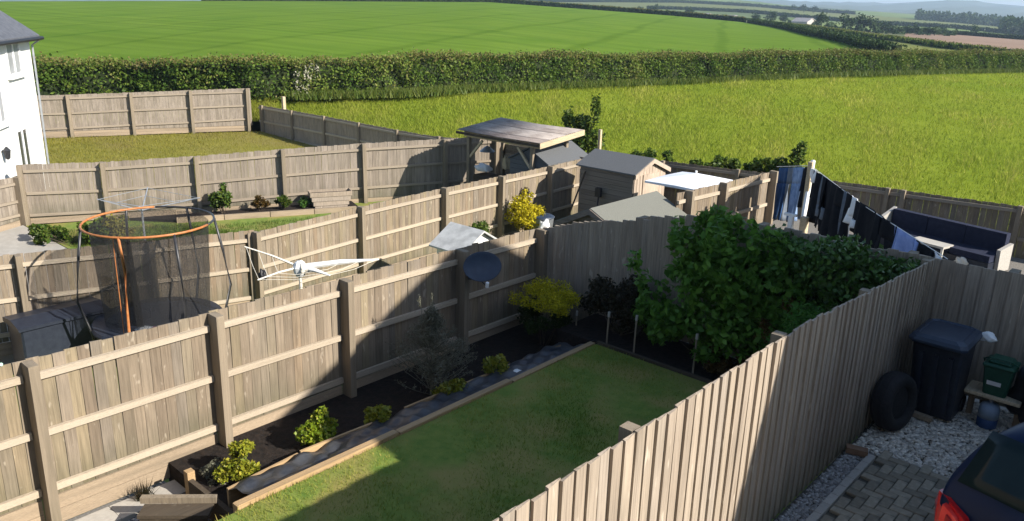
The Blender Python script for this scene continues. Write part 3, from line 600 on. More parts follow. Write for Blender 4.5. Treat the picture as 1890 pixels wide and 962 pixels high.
fence('garden_fence', 'short sunlit run of timber fence between the grey-green shed roof and the washing line', (-8.71, 15.15), (-8.71, 19.8), pl((0, -3.74), (4.7, -3.85)), const(-5.5), const(-5.75), [.35, 1.9, 4.55], -1, seed=2, post_extra=.04, bw=.102)
fence('driveway_side_fence', 'tall pale close-boarded fence slanting between the lawn and the block-paved drive', (-2.43, .7), (-2.43, 10.47), pl((0, -2.54), (6, -2.53), (7.3, -2.62), (9.77, -2.77)), const(-4.42), const(-4.88), [1.2, 3.31, 5.5, 7.52, 9.6], 1, 'fence_r', seed=3, gravel=False, post_extra=.0, pd=.1, lap=.003, th=.026)
fence('end_fence', 'shaded close-boarded fence with rising top at the end of the lawn garden', (-8.62, 10.57), (-2.50, 10.57), pl((0, -3.62), (.31, -3.51), (1.55, -3.2), (2.15, -3.04), (2.8, -2.9), (4.15, -2.81), (6.2, -2.8)), pl((0, -5.45), (1.5, -4.9), (6.2, -4.86)), pl((0, -5.5), (1.5, -4.95), (6.2, -4.9)), [1.9, 3.9, 5.9], 1, 'fence_r', seed=4, gravel=False, rail='rail_x', jit=.025, lap=.003, th=.045)
fence('driveway_end_fence', 'shaded close-boarded fence behind the wheelie bin and the green caddy', (-2.50, 10.49), (5.0, 10.49), pl((0, -2.77), (2, -2.74), (7.4, -2.7)), const(-4.38), const(-4.42), [.9, 2.9, 4.9], 1, 'fence_r', seed=5, gravel=False, rail='rail_x', bw=.15, lap=.003)
fence('garden_fence', 'sunlit timber fence with capped posts running from the white airer to the timber shelter', (-15.24, 8.72), (-15.24, 21.1), pl((0, -4.78), (3, -4.67), (5.6, -4.60), (10, -4.56), (11.5, -4.52), (12.4, -4.5)), const(-6.3), const(-6.5), [.12, 2.93, 5.66, 7.85, 10.0, 12.2], -1, seed=6, post_extra=.03, rails=(.17, .8, 1.4), bw=.102)
fence('garden_fence', 'shadowed timber fence standing right behind the trampoline', (-16.75, 1.0), (-15.30, 8.86), pl((0, -4.42), (3.6, -4.56), (7.8, -4.74)), const(-6.2), const(-6.46), [1.3, 3.62, 5.9], -1, seed=7, rails=(.2, .85, 1.5), bw=.11)
f3 = Vector((-19.40+25.86, 21.15-7.72)); 
fence('garden_fence', 'long grey timber fence in front of the far yellowish lawn', (-25.86, 7.72), (-19.40, 21.15), pl((0, -4.73), (2.2, -4.75), (4.8, -4.68), (7.4, -4.56), (10, -4.47), (12.8, -4.41), (15, -4.38)), const(-6.32), const(-6.5), [.06, 2.18, 4.78, 7.39, 10.0, 12.8, 14.7], -1, 'fence_far', seed=8, bw=.105, rails=(.2, .85, 1.5), rail='rail_x', pw=.12)
fence('garden_fence', 'low brownish fence panel below the white house at the left edge', (-23.3, 3.2), (-25.80, 7.66), pl((0, -4.9), (5.1, -5.05)), const(-6.3), const(-6.5), [1.2, 3.7, 5.0], -1, 'fence_far', seed=9, rails=(.2, .7, 1.1), rail='rail_x')
fence('lawn_fence', 'far timber fence panels between dark posts, on the hedge side of the yellowish lawn', (-41.2, 7.2), (-35.35, 20.9), pl((0, -4.25), (7, -4.23), (14.9, -4.05)), const(-5.8), pl((0, -6.1), (14.9, -6.05)), [.4, 2.9, 4.9, 7.2, 9.7, 12.2, 14.7], -1, 'fence_far', seed=10, joined=True, rails=(.16, .8, 1.45), rail='rail_x', pw=.13)
fz = [(-36, -4.85), (-29.9, -4.82), (-23.6, -4.85), (-12.3, -4.3), (-7.76, -4.11), (-3.3, -4.01), (5, -3.95)]
fp = [.35+2.45*i for i in range(16)]
fzt = lambda x0: (lambda s: float(np.interp(s+x0, [q[0] for q in fz], [q[1] for q in fz])))
fgr = lambda x0: (lambda s: float(np.interp(s+x0, [-35, -23, -9, -8.6, 5], [-6.1, -6.6, -6.5, -5.3, -5.2])))
def fzb(x0): f = fzt(x0); return lambda s: f(s)-1.5
fence('field_fence', 'grey shaded fence between the yellowish lawn and the meadow', (-35.2, 21.2), (-15.5, 21.2), fzt(-35.2), fzb(-35.2), fgr(-35.2), fp[:8], -1, 'fence_r', seed=11, joined=True, rails=(.12, .75, 1.35), rail='rail', post_extra=.02, pd=.1)  # paler boards on this stretch stand in for brighter skylight on it
fence('field_fence', 'dark shaded fence between the washing yard and the meadow', (-15.4, 21.2), (4.5, 21.2), fzt(-15.4), fzb(-15.4), fgr(-15.4), [.2, 2.65, 5.1, 7.5, 9.14, 9.52, 12.05, 14.5, 17.0, 19.4], -1, 'fence', seed=12, joined=True, rails=(.12, .75, 1.35), rail='rail_x', post_extra=.02, pd=.1)

# ================================================================== WHITE HOUSE beyond the gardens
HC = Vector((-29.45, 9.67, 0)); ht_ = Vector((.824, -.566, 0)); hn = Vector((.566, .824, 0))
house = thing('white_house', 'white rendered two-storey house with slate roof at the left edge', 'house', (HC.x, HC.y, -6.7))
def hp_(s, d, z): return HC+ht_*s+hn*d+Vector((0, 0, z))
mb = MB(); mb.prism([hp_(0, 0, -6.8), hp_(4.25, 0, -6.8), hp_(4.25, -8, -6.8), hp_(0, -8, -6.8)], (0, 0, 5.53)); 
mb.prism([hp_(0, 0, -1.27), hp_(0, -4, 1.55), hp_(0, -8, -1.27)], ht_*4.25); mb.build('wall', M['render'], house)
for s_ in (0, 1):
    mb = MB(); e, rg_ = (.28 if s_ == 0 else -8.28), -4
    mb.prism([hp_(-.18, e, -1.43), hp_(-.18, rg_, 1.62), hp_(-.18, rg_, 1.74), hp_(-.18, e, -1.31)], ht_*4.6); mb.build('roof', M['slate'], house)
mb = MB(); mb.tube([hp_(-.15, .36, -1.40), hp_(4.4, .36, -1.40)], .06, 8); gut = mb.build('gutter', M['black'], house)
mb = MB(); mb.tube([hp_(-.04, .30, -1.45), hp_(-.03, .07, -1.62), hp_(-.03, .05, -6.6)], .032, 8); mb.build('drainpipe', M['grey_metal'], house)
M['blind'] = noisy('pale_blind', (.24, .25, .26), (.32, .33, .34), 3, .4)
def window(s0, s1, z0, z1, muls, name='window', sill=True, pane='glass'):
    mb = MB(); P_ = hp_
    for a, b, c, d in [(s0, s1, z1-.07, z1), (s0, s1, z0, z0+.07), (s0, s0+.07, z0+.07, z1-.07), (s1-.07, s1, z0+.07, z1-.07)] + [(m-.035, m+.035, z0+.07, z1-.07) for m in muls]:
        mb.prism([P_(a, .0, c), P_(b, .0, c), P_(b, .05, c), P_(a, .05, c)], (0, 0, d-c))
    f = mb.build(name, M['upvc'], house); edges = [s0+.07]+list(muls)+[s1-.07]
    for i in range(len(edges)-1):
        q = MB(); q.prism([P_(edges[i]+.03, .004, z0+.08), P_(edges[i+1]-.03, .004, z0+.08), P_(edges[i+1]-.03, .022, z0+.08), P_(edges[i]+.03, .022, z0+.08)], (0, 0, z1-z0-.16)); q.build('pane', M[pane], f)
    if sill:
        q = MB(); q.prism([P_(s0-.08, 0, z0-.08), P_(s1+.08, 0, z0-.08), P_(s1+.08, .13, z0-.08), P_(s0-.08, .13, z0-.08)], (0, 0, .075)); q.build('sill', M['upvc'], f)
window(1.12, 2.36, -2.42, -1.42+.0, [1.74], pane='blind'); window(3.12, 4.1, -3.65, -2.5, [3.6], pane='blind'); window(1.5, 2.5, -6.45, -3.98, [2.0], 'patio_door', False)
lan = thing('wall_lantern', 'small black lantern fixed to the white house wall', 'lantern', tuple(hp_(3.84, 0, -4.6))); mb = MB(); c = hp_(3.84, .14, -4.62)
mb.lathe(c, [(.02, 0), (.07, .04), (.10, .24), (.11, .26), (.03, .36), (.0, .38)], 8); mb.beam(hp_(3.84, .0, -4.40), c+Vector((0, 0, .3)), .04, .04); mb.build('lantern_body', M['black_metal'], lan)
# the terrace the view is taken from (its upstairs window is the viewpoint)
oh = thing('terraced_house', 'rendered house with the upstairs window the gardens are seen from', 'house', (0, -5, -6.7)); mb = MB(); mb.box((-7.5, -9.6, -6.8), (6.5, -1.7, 1.6)); mb.prism([(-7.5, -1.7, 1.6), (-7.5, -5.65, 4.2), (-7.5, -9.6, 1.6)], (14, 0, 0)); mb.build('wall', M['barn_stone'], oh)
for ya in (-1.4, -9.9): mb = MB(); mb.prism([(-7.7, ya, 1.45), (-7.7, -5.65, 4.25), (-7.7, -5.65, 4.37), (-7.7, ya, 1.57)], (14.4, 0, 0)); mb.build('roof', M['slate'], oh)
for x in (-5.2, -.6, 3.6):
    for z in (-.9, -3.9): mb = MB(); mb.box((x, -1.69, z), (x+1.2, -1.64, z+1.1)); f_ = mb.build('window', M['upvc'], oh); mb = MB(); mb.box((x+.07, -1.638, z+.07), (x+1.13, -1.63, z+1.03)); mb.build('pane', M['glass'], f_)
# neighbour's house on the right of the drive (outside the picture, its gable throws the big shadow)
nh = thing('neighbour_house', 'gabled house standing right of the drive', 'house', (3, 12, -4.4)); X0, X1, Y0, Y1, YR, ZE, ZR = 3.0, 11.0, 7.98, 15.85, 11.92, 1.80, 3.90
mb = MB(); mb.box((X0+.15, Y0+.2, -6.8), (X1-.15, Y1-.2, ZE-.1)); mb.prism([(X0+.15, Y0+.2, ZE-.1), (X0+.15, YR, ZR-.15), (X0+.15, Y1-.2, ZE-.1)], (X1-X0-.3, 0, 0)); mb.build('wall', M['render'], nh)
for ya in (Y0, Y1):
    mb = MB(); mb.prism([(X0, ya, ZE-.12), (X0, YR, ZR-.12), (X0, YR, ZR), (X0, ya, ZE)], (X1-X0, 0, 0)); mb.build('roof', M['slate'], nh)

# ================================================================== NEAREST GARDEN (raised lawn, bed, terrace)
fm = unit_box('sleeper', M['sleeper'], (-.5, 0, 0), (.5, 1, 1), .01)
edge = thing('lawn_edging', 'orange-brown sleeper edging along the left side of the lawn', 'edging', (-6.64, 3.4, -5.4))
for i, (a, b) in enumerate([(3.45, 5.55), (5.56, 7.55), (7.56, 9.44)]): inst('sleeper', fm, edge, (-6.645+.008*i, a, -5.35), (0, 0, .004*i), (.09, b-a-.012, .53-.012*i))
back = thing('lawn_edging', 'dull brown board edging across the far end of the lawn', 'edging', (-6.6, 9.46, -5.2)); fx = unit_box('edging_board', M['sleeper_dark'], (0, -.5, 0), (1, .5, 1), 0)
for a, b in [(-6.58, -4.6), (-4.59, -2.52)]: inst('edging_board', fx, back, (a, 9.46, -5.2), (0, 0, 0), (b-a, .05, .38))
low = thing('bed_edging', 'thin timber edging between the soil and the weed membrane', 'edging', (-7.47, 3.8, -5.5)); fe = unit_box('edging_board', M['sleeper'], (-.5, 0, 0), (.5, 1, 1), 0)
for i, (x0, a, x1, b, z) in enumerate([(-7.36, 3.75, -7.44, 4.7, -5.10), (-7.42, 4.72, -7.36, 5.75, -5.07), (-7.44, 6.35, -7.38, 8.0, -5.11), (-7.37, 8.02, -7.22, 10.0, -5.09)]):
    inst('edging_board', fe, low, (x0, a, -5.5), (0, 0, -math.atan2(x1-x0, b-a)), (.03, math.hypot(b-a, x1-x0), z+5.5))
end = thing('bed_edging', 'sleeper wall closing the near end of the planting bed above the steps', 'edging', (-7.4, 3.68, -5.6))
inst('sleeper', unit_box('sleeper', M['sleeper_dark'], (0, -.5, 0), (1, .5, 1), .012), end, (-8.10, 3.69, -5.75), (0, 0, 0), (1.38, .06, .46)); inst('end_post', fm, end, (-8.14, 3.66, -5.8), (0, 0, 0), (.09, .09, .60)); inst('end_post', fm, end, (-6.74, 3.66, -5.8), (0, 0, 0), (.08, .08, .92))
# weed membrane sheet, wrinkled, sloping from the lawn sleepers to the bed
nx, ny = 14, 110; V = []; F = []
for j in range(ny+1):
    y = 3.76+6.2*j/ny
    for i in range(nx+1):
        f = i/nx; x = -7.35+.655*f; z = -5.085+.185*f**1.2
        z += .02*math.sin(y*7+x*5)*(.3+f)+.02*math.sin(y*17-x*9)+.016*math.sin(y*11+x*23)+.035*math.sin(y*2.3+2*f)*math.sin(f*3.14)
        V.append((x, y, z))
for j in range(ny):
    for i in range(nx): a = j*(nx+1)+i; F.append((a, a+1, a+nx+2, a+nx+1))
mb = MB(); mb.add(V, F); o = single(mb, 'weed_membrane', M['membrane'], 'crumpled dark weed membrane sheet sloping beside the lawn', 'membrane', smooth=True); md = o.modifiers.new('s', 'SOLIDIFY'); md.thickness = .006
mb = MB(); bm = bmesh.new(); bmesh.ops.create_icosphere(bm, subdivisions=2, radius=1, matrix=Matrix.Translation((-6.85, 7.95, -4.93)) @ Matrix.Diagonal((.09, .07, .03, 1)))
for v in bm.verts: v.co += Vector((random.uniform(-.008, .008),)*3)
mb.addbm(bm); single(mb, 'white_stone', M['white'], 'small white flat stone lying on the weed membrane', 'stone', smooth=True)
# terrace: slabs, chippings, steps
pav = thing('terrace_paving', 'row of pale paving slabs along the foot of the sunlit fence', 'paving', (-8.4, 1, -5.58)); sm_ = unit_box('slab', M['concrete'], (0, 0, 0), (1, 1, 1), .012)
for i in range(9): inst('slab', sm_, pav, (-8.60+.01*(i % 2), .2+.46*i, -5.58), (0, 0, .01*(i % 3-1)), (.33, .45, .05+.004*(i % 2)))
for i in range(4): inst('slab', sm_, pav, (-8.22, .9+.5*i, -5.58), (0, 0, 0), (.40, .49, .03))
def chips(name, label, fn, n, size, mat, z):
    bm = bmesh.new(); bmesh.ops.create_icosphere(bm, subdivisions=1, radius=.5); v0 = np.array([v.co[:] for v in bm.verts]); f0 = np.array([[v.index for v in f.verts] for f in bm.faces]); bm.free()
    bm = bmesh.new(); bmesh.ops.create_cube(bm, size=.8); bm.free()
    cube = np.array([(-1, -1, -1), (1, -1, -1), (1, 1, -1), (-1, 1, -1), (-1, -1, 1), (1, -1, 1), (1, 1, 1), (-1, 1, 1)])*.5; cf = np.array([(0, 3, 2, 1), (4, 5, 6, 7), (0, 1, 5, 4), (1, 2, 6, 5), (2, 3, 7, 6), (3, 0, 4, 7)])
    P = fn(n); n = len(P); sc = size*(.5+.9*RNG.random((n, 1, 1)))*np.array([1, .75, .5]); V = cube[None]*(1+.35*RNG.normal(size=(n, 8, 3))*.5)*sc; a = RNG.random((n, 1))*6.28; t = RNG.normal(size=(n, 1))*.35
    x, y, zz = V[..., 0], V[..., 1], V[..., 2]; y, zz = y*np.cos(t)-zz*np.sin(t), y*np.sin(t)+zz*np.cos(t); x, y = x*np.cos(a)-y*np.sin(a), x*np.sin(a)+y*np.cos(a)
    V = np.stack([x, y, zz], -1)+np.concatenate([P, np.full((n, 1), z)+RNG.random((n, 1))*size*.35], 1)[:, None, :]
    F = (cf[None]+8*np.arange(n)[:, None, None]).reshape(-1, 4); return tag(link(bpy.data.objects.new(name, npmesh(name, V.reshape(-1, 3), F, mat, np.repeat(RNG.random(n), 8)))), label, 'gravel', kind='stuff')
def rfn(x0, y0, x1, y1): return lambda n: RNG.random((n, 2))*[x1-x0, y1-y0]+[x0, y0]
chips('grey_chippings', 'grey chippings covering the little terrace below the steps', rfn(-8.25, .5, -6.8, 3.62), 9000, .03, M['stone_grey'], -5.58)
st = thing('garden_steps', 'dark timber steps beside the near end of the bed', 'steps', (-7.4, 3.1, -5.58)); SO = Vector((-7.98, 3.12, 0)); e1, e2 = Vector((.707, .707, 0)), Vector((.707, -.707, 0))
def stp(a, b, c, d, z0, z1): return [SO+e1*a+e2*c+Vector((0, 0, z0)), SO+e1*b+e2*c+Vector((0, 0, z0)), SO+e1*b+e2*d+Vector((0, 0, z0)), SO+e1*a+e2*d+Vector((0, 0, z0))], (0, 0, z1-z0)
mb = MB(); mb.prism(*stp(-.05, .76, -.05, .02, -5.27, -5.20)); mb.build('back_beam', M['post'], st)
for i in range(3):
    mb = MB(); mb.prism(*stp(.0, .74, .03+.22*i, .25+.22*i, -5.305-.09*i, -5.265-.09*i)); mb.build('tread', M['sleeper_dark'], st)
    mb = MB(); mb.prism(*stp(.02, .72, .215+.22*i, .24+.22*i, -5.6, -5.31-.09*i)); mb.build('riser', M['sleeper_dark'], st)

# plants
def stems(pts, mat='bark', r=.008):
    mb = MB()
    for a, b in pts: a, b = Vector(a), Vector(b); mb.tube([a, (a+b)/2+Vector((random.uniform(-.02, .02), random.uniform(-.02, .02), 0)), b], [r, r*.8, r*.4], 5)
    return mb
def bush(name, label, cat, base, blobs, n, leaf, mat, group=None, stem_n=7, shell=.4, up=.4, tintf=None, aspect=.6, under=None):
    t = thing(name, label, cat, base, group); B = np.array(blobs); top = B[:, 2].max()
    stems([(Vector(base)+Vector((random.uniform(-.05, .05), random.uniform(-.05, .05), -.05)), tuple(B[random.randrange(len(B)), :3])) for _ in range(stem_n)]).build('stem', M['bark'], t)
    P, d, k = blob_points(n, blobs, shell); P = P[P[:, 2] > base[2]-.0]; n = len(P)
    ti = np.clip(.45+.25*RNG.normal(size=n), 0, 1) if tintf is None else tintf(P)
    foliage('foliage', P, leaf, M[mat], t, ti, up, aspect)
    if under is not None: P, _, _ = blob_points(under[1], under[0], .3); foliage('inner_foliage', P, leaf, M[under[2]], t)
    return t
G_ = 'young evergreen shrubs along the planting bed'
def cl(c, rad, n, **k): return clumps(c, rad, n, **k)
t = bush('evergreen_shrub', 'two-tone evergreen shrub by the sleeper, nearest and lowest in the bed', 'shrub', (-7.72, 4.10, -5.36), cl((-7.72, 4.08, -5.20), (.21, .21, .19), 10)+cl((-7.77, 4.17, -5.03), (.15, .15, .14), 8), 2600, .052, 'lf_euon_y', G_)
bush('evergreen_shrub', 'bright green conical evergreen shrub, tallest of the small ones', 'shrub', (-7.72, 5.20, -5.36), cl((-7.72, 5.20, -5.16), (.23, .23, .24), 14)+cl((-7.72, 5.22, -4.93), (.13, .13, .13), 6), 3000, .055, 'lf_euon', G_)
t = bush('evergreen_shrub', 'yellowish upright shrub half in shade beside the membrane', 'shrub', (-7.43, 5.90, -5.40), cl((-7.43, 5.90, -5.12), (.17, .17, .24), 12, low=-.3), 1200, .058, 'lf_euon_y', G_, 12, up=1.0)
bush('evergreen_shrub', 'shaded evergreen shrub at the foot of the grey conifer', 'shrub', (-7.36, 7.10, -5.35), cl((-7.36, 7.10, -5.13), (.23, .22, .19), 10, low=-.2), 1000, .055, 'lf_euon_y', G_)
bush('evergreen_shrub', 'shaded evergreen shrub beside the white stone, farthest of the row', 'shrub', (-7.38, 8.06, -5.33), cl((-7.38, 8.06, -5.10), (.22, .22, .21), 10, low=-.2), 1000, .055, 'lf_euon_y', G_)
# grey spindly conifer: tapering stem, tiers of thin branches carrying short grey needles
cj = thing('grey_conifer', 'spindly grey-green conifer with two pale tips in front of the fence', 'conifer', (-7.80, 7.15, -5.45)); B0 = Vector((-7.80, 7.15, -5.45)); mb = MB(); mb.tube([B0, B0+Vector((.01, .02, .8)), B0+Vector((.03, 0, 1.62))], [.02, .013, .006], 6)
mb.tube([B0+Vector((.01, .01, 1.05)), B0+Vector((-.10, -.06, 1.25)), B0+Vector((-.13, -.09, 1.60))], [.008, .006, .005], 5); mb.build('trunk', M['lf_juniper'], cj)
P = []; mb = MB()
for i in range(190):
    z = .10+1.28*random.random(); a = random.random()*6.28; L = .58*(1.3-z)*.95+.06; d = Vector((math.cos(a), math.sin(a), 0.55+.45*random.random())); p0 = B0+Vector((.01, .01, z)); p1 = p0+d*L
    mb.tube([p0, (p0+p1)/2+Vector((0, 0, -.02)), p1], [.005, .004, .002], 4)
    for k in range(46): f = random.random()**.7; P.append(p0+(p1-p0)*f+Vector((random.gauss(0, .026), random.gauss(0, .026), random.gauss(0, .026)+.02)))
mb.build('branches', M['lf_juniper'], cj)
for tip in (B0+Vector((.03, 0, 1.60)), B0+Vector((-.13, -.09, 1.58))):
    for k in range(40): P.append(tip+Vector((random.gauss(0, .014), random.gauss(0, .014), random.uniform(-.16, .05))))
foliage('needles', np.array([p[:] for p in P]), .044, M['lf_juniper'], cj, aspect=.22)
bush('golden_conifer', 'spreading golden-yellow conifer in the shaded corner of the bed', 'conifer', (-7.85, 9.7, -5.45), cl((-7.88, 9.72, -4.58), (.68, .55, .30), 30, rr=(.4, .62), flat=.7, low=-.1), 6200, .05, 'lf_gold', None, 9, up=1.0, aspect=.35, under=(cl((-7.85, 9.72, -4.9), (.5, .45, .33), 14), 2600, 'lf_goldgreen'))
bush('dark_shrub', 'dark purplish shrub between the golden conifer and the big green bush', 'shrub', (-6.6, 10.05, -4.88), cl((-6.62, 10.0, -4.42), (.72, .38, .58), 30)+cl((-6.2, 9.95, -4.5), (.5, .3, .4), 10), 7000, .06, 'lf_dark', None, 12)
bush('broadleaf_bush', 'large leafy green bush rising above the end fence', 'bush', (-4.95, 9.95, -4.88), cl((-4.95, 9.95, -3.85), (1.08, .5, .98), 40, rr=(.4, .65))+cl((-5.3, 9.8, -4.45), (.75, .35, .35), 10)+cl((-4.1, 10.05, -3.35), (.45, .3, .4), 8)+[(-4.95+1.12*math.cos(a_)*f_, 9.8+random.uniform(-.3, .25), -3.85+1.08*math.sin(a_)*f_, .13, .12, .2) for a_, f_ in [(random.uniform(-.5, 3.6), random.uniform(.85, 1.12)) for _ in range(26)]]+cl((-5.75, 9.75, -4.35), (.5, .35, .45), 8)+cl((-5.15, 10.05, -2.85), (.38, .3, .28), 8)+cl((-4.6, 10.0, -3.0), (.4, .3, .2), 6), 10500, .115, 'lf_big', None, 14, up=.8)
n = 15000; P = np.stack([RNG.uniform(-4.45, -2.52, n), 10.18+RNG.normal(size=n)*.17, RNG.random(n)], 1); P[:, 2] = -4.88+P[:, 2]*(2.12+.08*np.sin(P[:, 0]*5)); P[:, 1] -= .12*np.sin(P[:, 0]*4+P[:, 2]*3)
cb = thing('climbing_hedge', 'ivy-like leafy hedge covering the end fence right of the big bush', 'hedge', (-3.4, 10.2, -4.88)); foliage('foliage', P, .078, M['lf_climb'], cb, np.clip(.4+.25*RNG.normal(size=n), 0, 1), .3)
stems([((x, 10.3, -4.9), (x+random.uniform(-.2, .2), 10.3, -3.0)) for x in np.linspace(-4.3, -2.6, 9)], r=.02).build('stem', M['bark'], cb)
bush('rust_shrub', 'low brownish-orange shrub at the edge of the lawn under the big bush', 'shrub', (-4.62, 9.72, -4.88), cl((-4.6, 9.72, -4.62), (.42, .2, .22), 12), 1900, .045, 'lf_rust')
bush('rust_shrub', 'rusty-leaved shrub between the big bush and the bright conifer', 'shrub', (-3.95, 9.8, -4.88), cl((-3.95, 9.75, -3.95), (.3, .25, .6), 14), 2200, .05, 'lf_rust')
bush('bright_conifer', 'bright green feathery conifer peeping over the pale drive fence', 'conifer', (-3.35, 9.15, -4.88), cl((-3.3, 9.15, -3.85), (.52, .42, .48), 20), 6500, .05, 'lf_bright', None, 8, up=.9, aspect=.3)
for x, y, z, h, lb in [(-7.30, 9.85, -5.2, .55, 'thin cane by the golden conifer'), (-6.48, 9.55, -4.88, .52, 'left of two pale-topped garden canes before the dark shrub'), (-6.02, 9.60, -4.88, .58, 'right of two pale-topped garden canes before the dark shrub'), (-4.98, 9.52, -4.88, .62, 'lone garden cane in front of the big green bush')]:
    t = thing('garden_cane', lb, 'cane', (x, y, z), 'canes along the beds'); mb = MB(); mb.tube([(x, y, z-.1), (x+.01, y, z+h)], .013, 6); mb.build('cane', M['post'], t); mb = MB(); mb.tube([(x+.01, y, z+h-.06), (x+.012, y, z+h+.02)], .02, 6); mb.build('cap', M['concrete'], t)
for x, y, lb in [(-8.48, 3.30, 'small dark tuft plant by the fence foot, nearer one'), (-8.48, 4.22, 'small dark tuft plant by the fence foot beside the post')]:
    t = thing('tuft_plant', lb, 'plant', (x, y, -5.5)); n = 160; V, F, T = blades(np.array([[x, y, -5.54]])+RNG.normal(size=(n, 3))*[.03, .03, 0], .12+.12*RNG.random(n), .014, 1.0, RNG.random(n)); child(link(bpy.data.objects.new('blades', npmesh('blades', V, F, M['lf_dark'], T))), t)
bush('dark_shrub', 'small grey-green plant behind the bed end post', 'plant', (-8.0, 3.95, -5.45), cl((-8.0, 3.95, -5.25), (.2, .14, .14), 8), 700, .035, 'lf_juniper')
# satellite dish on the fence post
dz = thing('satellite_dish', 'dark oval satellite dish on a bracket in front of the shaded fence', 'satellite dish', (-8.5, 8.56, -4.2)); dn = Vector((.80, -.28, .40)).normalized(); dc = Vector((-8.28, 8.66, -3.86)); q = dn.to_track_quat('Z', 'Y').to_matrix().to_4x4()
mb = MB(); mb.lathe((0, 0, 0), [(0, -.045), (.12, -.035), (.22, -.012), (.29, .02), (.295, .026), (.285, .026), (.21, .0), (.11, -.022), (0, -.03)], 28); mb.v = [tuple(Matrix.Translation(dc) @ q @ Vector((x*1.12, y*.80, z))) for x, y, z in mb.v]; mb.build('reflector', M['dish'], dz, smooth=True)
bt = dc+q.to_3x3() @ Vector((0, -.25, 0)); 
tip = dc + dn*.22 + Vector((0, 0, -.36)); low_ = dc + Vector((0.02, -.03, -.22)); mb = MB(); mb.tube([low_, tip], .012, 6); mb.build('arm', M['black_metal'], dz); mb = MB(); mb.tube([tip-dn*.02, tip+dn*.0+Vector((0, 0, .07))], .028, 8); mb.build('receiver', M['white'], dz)
mb = MB(); mb.tube([(-8.60, 8.56, -4.1), (-8.45, 8.6, -4.08), dc-dn*.04], .02, 8); mb.build('bracket', M['black_metal'], dz)
mb = MB(); mb.tube([(-9.22, 2.0, -3.78), (-8.86, 2.13, -3.60), (-8.70, 2.18, -3.56)], .018, 8); single(mb, 'green_pole', noisy('green_pole_paint', (.30, .52, .42), (.36, .6, .48), 6, .5), 'pale green pole end poking over the fence at the left edge', 'pole')

# ================================================================== SECOND GARDEN (trampoline side)
tr = thing('trampoline', 'round trampoline with orange top ring and black safety net', 'trampoline', (-14.2, 6.2, -6.47)); TC = Vector((-14.2, 6.2, 0)); ZR_, ZM, RR_, RM = -3.86, -5.72, 1.10, .98
def circ(r, z, n=36, a0=0, a1=360): return [TC+Vector((r*math.cos(R(a0+(a1-a0)*i/n)), r*math.sin(R(a0+(a1-a0)*i/n)), z)) for i in range(n+(a1-a0 < 360))]
mb = MB(); mb.tube(circ(RR_, ZR_, 24, 150, 395), .021, 8); mb.build('top_ring', M['orange'], tr, 'orange half of the top ring', smooth=True)
mb = MB(); mb.tube(circ(RR_, ZR_, 14, 36, 149), .02, 8); mb.build('top_ring', M['black_metal'], tr, 'black far part of the top ring', smooth=True)
mb = MB(); mb.tube(circ(1.12, ZM-.05), .03, 8, True); mb.build('base_ring', M['black_metal'], tr, smooth=True)
mb = MB(); mb.lathe((TC.x, TC.y, ZM), [(0, 0), (.80, 0), (.80, -.01), (0, -.01)], 36); mb.build('mat', M['black'], tr)
mb = MB(); mb.lathe((TC.x, TC.y, ZM), [(.79, .015), (1.12, .02), (1.15, -.02), (1.12, -.04), (.79, -.02)], 36); mb.build('pad', M['bin_black'], tr)
for i, a in enumerate((-104, -50, -4, 60, 118, 176)):
    d = Vector((math.cos(R(a)), math.sin(R(a)), 0)); mb = MB(); orange = (a == -50); bow = 1.16 if not orange else .98
    mb.tube([TC+d*RR_+Vector((0, 0, ZR_)), TC+d*bow*1.04+Vector((0, 0, ZR_-.6)), TC+d*bow*1.12+Vector((0, 0, ZR_-1.3)), TC+d*1.13+Vector((0, 0, ZM-.1)), TC+d*1.12+Vector((0, 0, -6.47))], .024, 7); mb.build('pole', M['orange' if orange else 'black_metal'], tr, 'orange pole beside the net opening' if orange else None, smooth=True)
V = []; F = []
def netwall(a0, a1, n=22):
    mb = MB(); vs = []; fs = []
    for i in range(n+1):
        a = R(a0+(a1-a0)*i/n); w_ = 1+.02*math.sin(i*1.9)
        for f in (0, .5, 1): r = (RM*w_)*(1-f)+f*.90; vs.append(TC+Vector((r*math.cos(a), r*math.sin(a), ZR_-.03+(ZM-ZR_+.04)*f)))
    for i in range(n):
        for j in (0, 1): k = i*3+j; fs.append((k, k+1, k+4, k+3))
    mb.add(vs, fs); mb.build('net', M['net'], tr, smooth=True)
netwall(-48, 125); netwall(126, 300)
mb = MB(); mb.prism([TC+Vector((.80*math.cos(R(a)), .80*math.sin(R(a)), ZR_-.1)) for a in (-48, -70)]+[TC+Vector((.70*math.cos(R(a)), .70*math.sin(R(a)), ZM+.1)) for a in (-72, -46)], (.0, .012, 0)); mb.build('net_door', M['net'], tr)
mb = MB(); mb.tube([TC+Vector((1.05*math.cos(R(-57)), 1.05*math.sin(R(-57)), ZR_)), TC+Vector((1.06*math.cos(R(-57)), 1.06*math.sin(R(-57)), ZM+.1))], .007, 5); mb.build('strap', M['orange'], tr)
def heap(name, label, cat, c, s, mat, seed=0, group=None):
    bm = bmesh.new(); bmesh.ops.create_icosphere(bm, subdivisions=3, radius=1); rr = random.Random(seed)
    ph = [rr.uniform(0, 6) for _ in range(6)]
    for v in bm.verts:
        k = 1+.22*math.sin(v.co.x*4+ph[0])*math.sin(v.co.y*5+ph[1])+.13*math.sin(v.co.z*7+v.co.x*6+ph[2]); v.co = Vector((v.co.x*s[0]*k, v.co.y*s[1]*k, max(v.co.z, -.4)*s[2]*k)) + Vector(c)
    mb = MB(); mb.addbm(bm); return single(mb, name, M[mat], label, cat, group, True)
